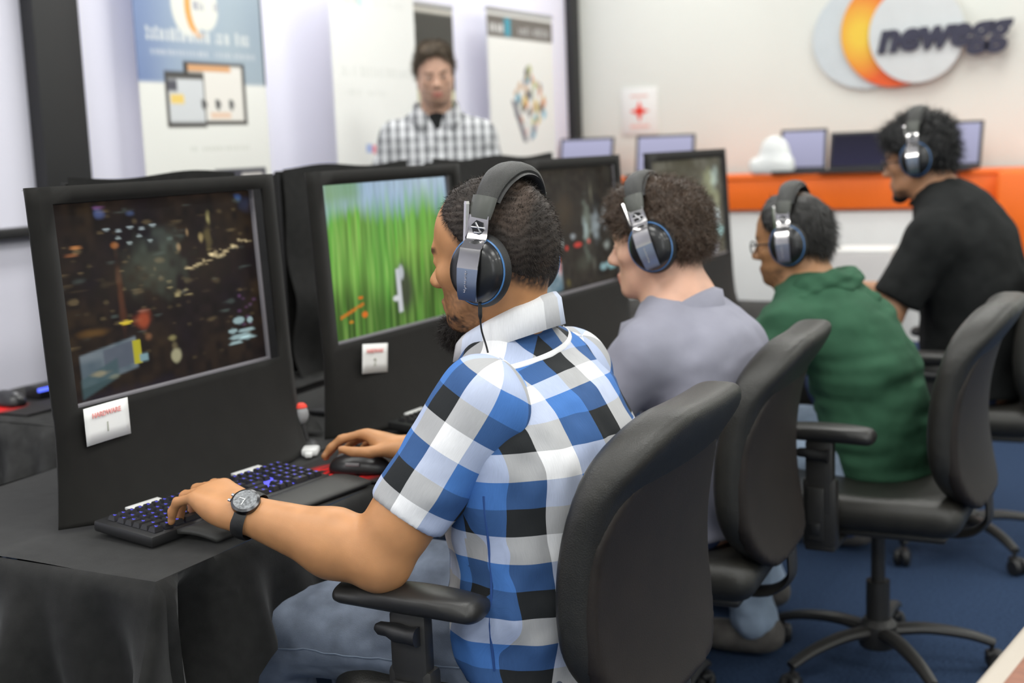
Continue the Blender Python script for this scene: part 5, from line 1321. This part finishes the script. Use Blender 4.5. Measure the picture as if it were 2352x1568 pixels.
rings2 = [((-.965, 2.69, .56), (.15, .105)), ((-.955, 2.69, .72), (.145, .10)), ((-.95, 2.695, .86), (.155, .10)), ((-.985, 2.695, .96), (.14, .08)), ((-1.0, 2.692, 1.02), (.07, .06))]
sh2 = [np.array((-1.02, 2.525, .935)), np.array((-1.0, 2.87, .945))]; el2 = [np.array((-1.17, 2.45, .74)), np.array((-1.18, 2.98, .76))]; wr2 = [np.array((-1.40, 2.52, .80)), np.array((-1.40, 2.95, .80))]
def hair2(f, l, u): return sstep(u + np.where(f > 0, -f * .8, -f * .6), -.02, .01) * (1 - sstep(f, .07, .085)) * sstep(u, -.09, -.07)
P2, H2 = build_player('seated player in a grey polo shirt with curly brown hair', O2, T2, R2, S2, rings2, (-1.0, 2.692, 1.0), sh2, el2, wr2, (.66, .385, .275), (.55, .20, .16), (.07, .045, .03), (.06, .038, .026), hair2, None, .0055, nose=1.12)
M_POLO = mat('lavender_grey_polo', (.285, .285, .345), .85, spec=.2, var=.05, vscale=20, bump=.25, bscale=900)
r2 = [((-.96, 2.69, .52), (.178, .128)), ((-.955, 2.69, .66), (.172, .122)), ((-.948, 2.693, .80), (.178, .120)), ((-.945, 2.695, .90), (.182, .115)), ((-.985, 2.695, .95), (.155, .085)), ((-1.012, 2.692, 1.002), (.086, .070))]
top2, _, _ = build_top('polo_shirt', P2, O2, r2, sh2, el2, (.68, .68), (.067, .066), M_POLO, hem=.53, seed=21)
collar(top2, O2, (-1.024, 2.692), .080, .076, 1.050, .975, .078, M_POLO, open_f=.6, flare=.044)
for i in (0,):
    a = sh2[i]; ring = []; nrm = np.array([.25, -1., -.3]); nrm /= np.linalg.norm(nrm); x1 = np.cross(nrm, [0, 0, 1.]); x1 /= np.linalg.norm(x1); x2 = np.cross(nrm, x1)
    for k in range(33): q = 2 * math.pi * k / 32; ring.append(tuple(a + np.array([.006, .02, -.006]) + x1 * math.cos(q) * .0705 + x2 * math.sin(q) * .070 - O2))
    obj('armhole_seam', MB().tube(ring, [(.003, .0015)] * len(ring), 6).mesh(), M_POLO, top2)
legs('jeans', [(-.96, 2.60, .565), (-.96, 2.78, .565)], [(-1.42, 2.56, .55), (-1.42, 2.84, .55)], [(-1.30, 2.56, .10), (-1.36, 2.84, .10)], M_DENIM3, P2, O2, .085, .07, .058, .010, 5)
for an in ((-1.30, 2.56, .1), (-1.36, 2.84, .1)): shoe(an, (-1, 0), P2, O2)
def keep2(f, l, u): return np.maximum(np.maximum(-(u + .004 - np.where(f > .0, f * .60, f * .75)), -(u + .034)), f - .098)
def ex2(g, H, s, R):
    for c, r in (((.062, 0, .086), (.042, .056, .034)), ((.088, .01, .066), (.026, .043, .026)), ((0, .0, .112), (.07, .060, .024)), ((-.062, 0, .06), (.050, .066, .055)), ((-.066, 0, .0), (.038, .054, .042))): g.ell(H(c), s * np.array(r), R, .03)
hv, hq, hn = hair_cap(T2, R2, S2, .011, keep2, .006, .012, 55, ex2)
base = np.array([.062, .040, .027]); hc = base * (.5 + 1.0 * hash_noise(hv * 60, 3))[:, None]
sp, sn = sample(hv, hq, hn, 13000, 4); q = ((sp - T2) @ R2); fl = -np.tile(R2[:, 0], (len(sp), 1)) * .5 - np.tile(R2[:, 2], (len(sp), 1)) * .4 + np.where(q[:, :1] > .05, 1.2, 0) * R2[:, 0][None]
sv, sq, sc = strands(sp, sn, fl, .019, .00075, .0065, 5, .6, 4, .7); hv, hq, hc = join([(hv, hq, hc), (sv, sq, base[None] * sc[:, None] * 1.15)]); put_obj('hair', hv, hq, V_HAIR, P2, hc, origin=O2)
headset('black and chrome headset on the curly-haired player', T2, R2, S2 * 1.03, (-.012, 0, .0), math.radians(17))
# ================================================================ player 3: green hooded top, glasses
O3 = np.array([-.72, 3.44, 0.]); T3 = np.array([-.968, 3.46, 1.100]); R3 = basis(math.radians(-2), math.radians(6)); S3 = .98
rings3 = [((-.725, 3.44, .56), (.155, .115)), ((-.745, 3.445, .68), (.15, .11)), ((-.79, 3.45, .80), (.155, .105)), ((-.875, 3.455, .91), (.14, .085)), ((-.925, 3.458, .97), (.07, .06))]
sh3 = [np.array((-.935, 3.285, .885)), np.array((-.925, 3.63, .885))]; el3 = [np.array((-1.06, 3.20, .74)), np.array((-1.08, 3.70, .74))]; wr3 = [np.array((-1.27, 3.26, .80)), np.array((-1.28, 3.66, .80))]
def hair3(f, l, u): return sstep(u + np.where(f > 0, -f * .9, -f * .7), -.012, .012) * (1 - sstep(f, .05, .062)) * sstep(u, -.085, -.065)
def beard3(f, l, u): return .6 * (1 - sstep(u, -.075, -.06)) * sstep(u, -.125, -.11) * sstep(f, .0, .02)
P3, H3 = build_player('seated player in a green hooded top leaning towards the desk', O3, T3, R3, S3, rings3, (-.925, 3.458, .95), sh3, el3, wr3, (.40, .20, .095), (.30, .12, .09), (.02, .014, .01), (.014, .012, .011), hair3, beard3, .007)
M_GREEN = mat('bottle_green_jersey', (.034, .100, .056), .85, spec=.2, var=.12, vscale=18, bump=.25, bscale=700)
M_GSTITCH = mat('pale_green_stitching', (.16, .28, .19), .85)
r3 = [((-.715, 3.44, .50), (.178, .138)), ((-.735, 3.443, .62), (.178, .134)), ((-.765, 3.447, .74), (.182, .130)), ((-.815, 3.45, .85), (.182, .118)), ((-.885, 3.455, .92), (.158, .092)), ((-.928, 3.458, .965), (.082, .068))]
top3, _, _ = build_top('hooded_top', P3, O3, r3, sh3, el3, (1.0, 1.0), (.070, .058), M_GREEN, hem=.50, seed=41,
    fl=[((9, 14, 14), .006, 41), ((12, 20, 30), .006, 42), ((8, 10, 44), .005, 43), ((40, 40, 40), .0015, 44)])
# sleeve forearms continue to the wrist
g = Vol((-1.4, 3.05, .62), (-.95, 3.85, .95), .008)
for i in (0, 1): sleeve(g, el3[i], el3[i] + (wr3[i] - el3[i]) * .86, .058, .043, .01)
v, q = g.verts(2); n = vnormals(v, q); put_obj('sleeve', folds(v, n, [((40, 20, 20), .004, 4)]), q, M_GREEN, top3, origin=O3)
# the hood lying on the shoulders
g = Vol((-1.10, 3.2, .78), (-.60, 3.75, 1.16), .006)
def hoodcurve(a, w, dz): return (-.905 + .105 * math.cos(a) * w, 3.457 + .128 * math.sin(a) * w, .968 + dz + .038 * math.cos(a))
for (w, dz, r, drop) in ((.86, -.005, .026, .0), (1.02, -.035, .032, .05), (1.0, -.075, .032, .10), (.92, -.10, .030, .17)):
    prev = None
    for k in range(15):
        a = math.radians(-105 + 210 * k / 14); p = np.array(hoodcurve(a, w, dz)); p[2] -= drop * max(0, math.cos(a)) ; p[0] += drop * .55 * max(0, math.cos(a))
        if prev is not None: g.cap(prev, p, r, r, .030)
        prev = p
v, q = g.verts(2); n = vnormals(v, q); v = folds(v, n, [((30, 26, 60), .009, 7), ((16, 20, 34), .008, 8)]); hd = put_obj('hood', v, q, M_GREEN, top3, origin=O3)
for w, dz, dr in ((1.10, -.055, .09),):
    pts = []
    for k in range(25):
        a = math.radians(-100 + 200 * k / 24); p = np.array(hoodcurve(a, w + .11, dz)); p[2] -= dr * max(0, math.cos(a)); p[0] += dr * .6 * max(0, math.cos(a)); pts.append(tuple(p - O3))
    obj('stitched_edge', MB().tube(pts, [(.004, .0025)] * 25, 6).mesh(), M_GSTITCH, hd)
legs('jeans', [(-.745, 3.36, .545), (-.745, 3.52, .545)], [(-1.17, 3.30, .545), (-1.17, 3.60, .55)], [(-1.02, 3.26, .10), (-1.10, 3.6, .10)], M_DENIM2, P3, O3, .078, .074, .06, .010, 15, [((-.725, 3.44, .50), (.14, .10)), ((-.73, 3.44, .54), (.14, .10))])
for an in ((-1.02, 3.26, .1), (-1.10, 3.6, .1)): shoe(an, (-1, 0), P3, O3)
def keep3(f, l, u): return np.maximum(np.maximum(-(u - .002 - np.where(f > .0, f * .85, f * .70)), -(u + .062)), f - .062)
hv, hq, hn = hair_cap(T3, R3, S3, .010, keep3, .006, .008, 60); q = ((hv - T3) @ R3) / S3
base = np.array([.012, .011, .010]); crown = 1 - sstep(np.hypot((q[:, 0] + .035) / .045, q[:, 1] / .04), .5, 1.1) * 1.; crown = crown * (q[:, 2] > .06)
hc = base * (.6 + .9 * hash_noise(hv * 60, 3))[:, None] + np.array([.055, .035, .022]) * crown[:, None]
sp, sn = sample(hv, hq, hn, 7000, 4); fl = -np.tile(R3[:, 0], (len(sp), 1)) * .4 - np.tile(R3[:, 2], (len(sp), 1)) * .9
sv, sq, sc = strands(sp, sn, fl, .022, .0008, .003, 5, .75, 3, .5); hv, hq, hc = join([(hv, hq, hc), (sv, sq, base[None] * sc[:, None] * 1.2)]); put_obj('hair', hv, hq, V_HAIR, P3, hc, origin=O3)
headset('black and chrome headset on the player in the green hooded top', T3, R3, S3 * 1.04, (-.014, 0, .0), math.radians(0))
M_FRAME = mat('dark_spectacle_frame', (.02, .016, .015), .35)
def lens_mat():
    m, nt, b = _nt('clear_spectacle_lens'); b.inputs['Base Color'].default_value = (.9, .92, .9, 1); b.inputs['Roughness'].default_value = .05; b.inputs['Alpha'].default_value = .15; return m
M_LENS = lens_mat()
def glasses(label, Tm, R, s):
    t = thing('spectacles', label, 'glasses', tuple(Tm)); t.rotation_euler = Matrix(R.tolist()).to_euler(); t.scale = (s, s, s)
    for q in (-1, 1):
        rim = [(.104 - .004 * abs(math.cos(a)) , q * (.033 + .025 * math.cos(a)), -.006 + .017 * math.sin(a)) for a in np.linspace(0, 2 * math.pi, 29)]
        ro = obj('rim', MB().tube(rim, .0018, 6).mesh(), M_FRAME, t)
        obj('lens', MB().add(rim[:-1], [tuple(range(28))]).mesh(), M_LENS, ro)
        obj('temple', MB().tube([(.100, q * .058, .0), (.09, q * .066, .001), (.03, q * .076, .001), (-.02, q * .080, -.002)], .0022, 6).mesh(), M_FRAME, t)
    obj('bridge', MB().tube([(.102, -.009, -.002), (.107, 0, .001), (.102, .009, -.002)], .0016, 6).mesh(), M_FRAME, t); return t
glasses('dark-rimmed spectacles on the player in the green hooded top', T3, R3, S3)
# ================================================================ player 4: black T-shirt, far end
O4 = np.array([-.66, 4.46, 0.]); T4 = np.array([-.825, 4.465, 1.288]); R4 = basis(math.radians(-3), math.radians(8)); S4 = 1.04
rings4 = [((-.63, 4.46, .58), (.18, .14)), ((-.64, 4.46, .76), (.18, .14)), ((-.66, 4.46, .94), (.185, .13)), ((-.70, 4.462, 1.08), (.16, .10)), ((-.745, 4.463, 1.15), (.08, .07))]
sh4 = [np.array((-.735, 4.255, 1.04)), np.array((-.735, 4.665, 1.04))]; el4 = [np.array((-.865, 4.19, .80)), np.array((-.88, 4.72, .80))]; wr4 = [np.array((-1.09, 4.24, .83)), np.array((-1.10, 4.68, .83))]
def beard4(f, l, u): return (1 - sstep(u, -.095, -.080)) * sstep(f, .02, .05)
P4, H4 = build_player('seated player in a black T-shirt with glasses at the far end', O4, T4, R4, S4, rings4, (-.755, 4.463, 1.12), sh4, el4, wr4, (.46, .235, .13), (.36, .15, .11), (.02, .015, .012), (.010, .010, .010), None, beard4, .007, jaw=1.12)
M_BLKT = mat('black_cotton', (.012, .013, .013), .9, spec=.2, var=.2, vscale=18, bump=.25, bscale=800)
r4 = [((-.62, 4.46, .54), (.215, .17)), ((-.63, 4.46, .70), (.215, .17)), ((-.645, 4.46, .86), (.218, .165)), ((-.665, 4.46, 1.0), (.21, .145)), ((-.705, 4.462, 1.10), (.175, .11)), ((-.75, 4.463, 1.155), (.09, .078))]
top4, _, _ = build_top('t_shirt', P4, O4, r4, sh4, el4, (.80, .80), (.085, .078), M_BLKT, .009, hem=.53, seed=61)
obj('neckband', MB().tube([(-.77 + .078 * math.cos(a) - O4[0], 4.464 + .074 * math.sin(a) - O4[1], 1.172 + .030 * math.cos(a)) for a in np.linspace(0, 2 * math.pi, 33)], [(.006, .010)] * 33, 6).mesh(), M_BLKT, top4)
legs('jeans', [(-.63, 4.36, .57), (-.63, 4.56, .57)], [(-1.07, 4.30, .56), (-1.07, 4.62, .56)], [(-1.0, 4.28, .10), (-1.02, 4.62, .10)], M_DENIM3, P4, O4, .10, .078, .062, .011, 25)
for an in ((-1.0, 4.28, .1), (-1.02, 4.62, .1)): shoe(an, (-1, 0), P4, O4)
def keep4(f, l, u): return np.maximum(np.maximum(-(u + .006 - np.where(f > .0, f * .62, f * .75)), -(u + .07)), f - .10)
def ex4(g, H, s, R):
    for c, r in (((.058, 0, .088), (.048, .058, .034)), ((-.01, 0, .115), (.06, .06, .03)), ((-.075, 0, .075), (.045, .06, .045))): g.ell(H(c), s * np.array(r), R, .03)
hv, hq, hn = hair_cap(T4, R4, S4, .013, keep4, .007, .012, 50, ex4); base = np.array([.009, .009, .0095]); hc = base * (.6 + .9 * hash_noise(hv * 60, 3))[:, None]
sp, sn = sample(hv, hq, hn, 6000, 4); fl = -np.tile(R4[:, 2], (len(sp), 1)) * .6 - np.tile(R4[:, 0], (len(sp), 1)) * .3
sv, sq, sc = strands(sp, sn, fl, .030, .0011, .006, 5, .45, 3, .9); hv, hq, hc = join([(hv, hq, hc), (sv, sq, base[None] * sc[:, None] * 1.2)]); put_obj('hair', hv, hq, V_HAIR, P4, hc, origin=O4)
bg = Vol(T4 - np.array([.2, .1, .2]), T4 + np.array([.1, .1, 0]), .006); bg.ell(H4((.072, 0, -.112)), np.array([.026, .032, .020]) * S4, R4, .01); v, q = bg.verts(1); put_obj('beard', v, q, V_HAIR, P4, np.tile(np.array([.012, .010, .009]), (len(v), 1)), origin=O4)
headset('black and chrome headset on the black-shirted player', T4, R4, S4 * 1.02, (-.012, 0, .006), math.radians(-2))
glasses('thin dark spectacles on the black-shirted player', T4, R4, S4)
# ================================================================ standing man, checked shirt
FS = np.array([.508, -.861]); O5 = np.array([-2.70, 4.535, 0.]); T5 = np.array([-2.680, 4.50, 1.668]); R5 = basis(math.radians(4), math.radians(10), math.radians(3), FS); S5 = .91; L5 = np.array([.861, .508, 0.]); F5 = np.array([.508, -.861, 0.])
B5 = lambda f, l, z: O5 + F5 * f + L5 * l + np.array([0, 0, z + (.035 if z > .7 else 0)])
rings5 = [(B5(0, 0, .92), (.165, .11)), (B5(0, 0, 1.08), (.155, .10)), (B5(0, 0, 1.28), (.175, .11)), (B5(0, 0, 1.38), (.14, .075)), (B5(-.01, 0, 1.44), (.06, .052))]
sh5 = [B5(-.005, .165, 1.385), B5(-.005, -.165, 1.385)]; el5 = [B5(.03, .245, 1.11), B5(.03, -.26, 1.11)]; wr5 = [B5(.20, .22, .96), B5(.20, -.22, .96)]
g = Vol(O5 + np.array([-.55, -.55, .0]), O5 + np.array([.55, .55, 1.82]), .008); H5 = add_head(g, T5, R5, S5); torso_w(g, rings5, L5)
g.slab(B5(0, 0, 1.44), H5((-.02, 0, -.05)), L5, (.066, .064), (.058, .06), .03)
for i in (0, 1):
    g.cap(B5(-.01, 0, 1.43), sh5[i], .042, .044, .04); arm(g, sh5[i], el5[i], wr5[i]); f = wr5[i] - el5[i]; add_hand(g, wr5[i], f, F5 * .6 + np.array([0, 0, .8]), L5 * (-1 if i == 0 else 1), HANDC, THUMBC, 1.05, .15)
V, Q = g.verts(2)
def hair5(f, l, u): return sstep(u + np.where(f > 0, -f * .75, -f * .7), -.005, .012) * (1 - sstep(f, .07, .08)) * sstep(u, -.085, -.065)
def beard5(f, l, u): return .55 * (1 - sstep(u, -.062, -.050)) * sstep(f, .01, .04) * (1 - .8 * (1 - sstep(np.abs(u + .072), .008, .012)) * (1 - sstep(np.abs(l), .018, .024)))
c = col_skin(V, (.60, .36, .26), T5, R5, S5, (.50, .19, .15), (.06, .045, .03), (.075, .055, .038), hair5, beard5)
P5 = put_obj('person', V, Q, V_SKIN, None, c, origin=O5); P5.location = O5; tag(P5, 'standing man in a grey checked shirt facing the camera behind the hoods', 'person')
GW, GD, GM = (.58, .59, .61), (.035, .038, .046), (.24, .245, .26)
M_CHECK = plaid('grey_white_checked_cotton', 0, 0, [(0, GW), (.55, GM), (.80, GD)], [(0, GW), (.5, GM), (.85, (.12, .12, .13))], .037, .042, mixf=.30)
g = Vol(O5 + np.array([-.5, -.5, .80]), O5 + np.array([.5, .5, 1.56]), .008)
r5 = [(B5(0, 0, .86), (.195, .135)), (B5(0, 0, 1.05), (.19, .13)), (B5(0, 0, 1.26), (.192, .13)), (B5(0, 0, 1.38), (.165, .10)), (B5(-.01, 0, 1.455), (.070, .060))]
torso_w(g, r5, L5)
for i in (0, 1): g.cap(B5(-.01, 0, 1.465), sh5[i] + np.array([0, 0, .0]), .045, .062, .06); g.cap(sh5[i], el5[i], .070, .058, .03); sleeve(g, el5[i], el5[i] + (wr5[i] - el5[i]) * .85, .058, .045, .03)
g.clip(lambda X, Y, Z: .86 - Z, .004); V, Q = g.verts(2); N = vnormals(V, Q); V = folds(V, N, [((14, 14, 8), .008, 71), ((24, 24, 30), .004, 72)])
rel = V - O5; uv = np.stack([rel @ L5, rel[:, 2]], 1)[Q]; sh_o = put_obj('checked_shirt', V, Q, M_CHECK, P5, None, uv.reshape(-1, 2), O5)
for q in (-1, 1):   # collar leaves
    pts = [B5(.055, q * .030, 1.475), B5(.02, q * .085, 1.525), B5(-.06, q * .06, 1.535), B5(-.05, q * .085, 1.49), B5(.05, q * .105, 1.455), B5(.115, q * .055, 1.415)]
    cl = MB().add([tuple(p - O5) for p in pts], [(0, 1, 4, 5), (1, 2, 3, 4)] if q > 0 else [(5, 4, 1, 0), (4, 3, 2, 1)]).mesh('collar_leaf'); me_uv = cl.uv_layers.new(name='UVMap')
    for lp in cl.loops: co = cl.vertices[lp.vertex_index].co; me_uv.data[lp.index].uv = (Vector(co).dot(Vector(L5)), co.z)
    o = obj('collar_leaf', cl, M_CHECK, sh_o); o.modifiers.new('thickness', 'SOLIDIFY').thickness = .004
g = Vol(B5(0, 0, 1.38) - .1, B5(0, 0, 1.5) + .16, .006); g.slab(B5(.012, 0, 1.38), B5(.012, 0, 1.46), L5, (.050, .098), (.054, .066), .01); v, q = g.verts(1); put_obj('undershirt', v, q, M_BLKT, P5, origin=O5)
legs('trousers', [B5(0, .09, .90), B5(0, -.09, .90)], [B5(.02, .10, .50), B5(.02, -.10, .50)], [B5(0, .10, .09), B5(0, -.10, .09)], M_DENIM3, P5, O5, .095, .07, .06, .012, 33)
for l in (.1, -.1): shoe(B5(0, l, .09), FS, P5, O5)
def keep5(f, l, u): return np.maximum(np.maximum(-(u - .006 - np.where(f > .0, f * 1.05, f * .70)), -(u + .062)), f - .088)
def ex5(g, H, s, R): g.ell(H((.050, 0, .102)), s * np.array((.036, .052, .020)), R, .03); g.ell(H((0, 0, .116)), s * np.array((.06, .058, .016)), R, .03)
hv, hq, hn = hair_cap(T5, R5, S5, .006, keep5, .007, .006, 60, ex5); base = np.array([.12, .092, .065]); hc = base * (.6 + .9 * hash_noise(hv * 60, 3))[:, None]
sp, sn = sample(hv, hq, hn, 4500, 4); fl = np.tile(R5[:, 0], (len(sp), 1)) * .7 + np.tile(R5[:, 2], (len(sp), 1)) * .1; sv, sq, sc = strands(sp, sn, fl, .022, .0011, .003, 5, .7, 3, .5); hv, hq, hc = join([(hv, hq, hc), (sv, sq, base[None] * sc[:, None])]); put_obj('hair', hv, hq, V_HAIR, P5, hc, origin=O5)
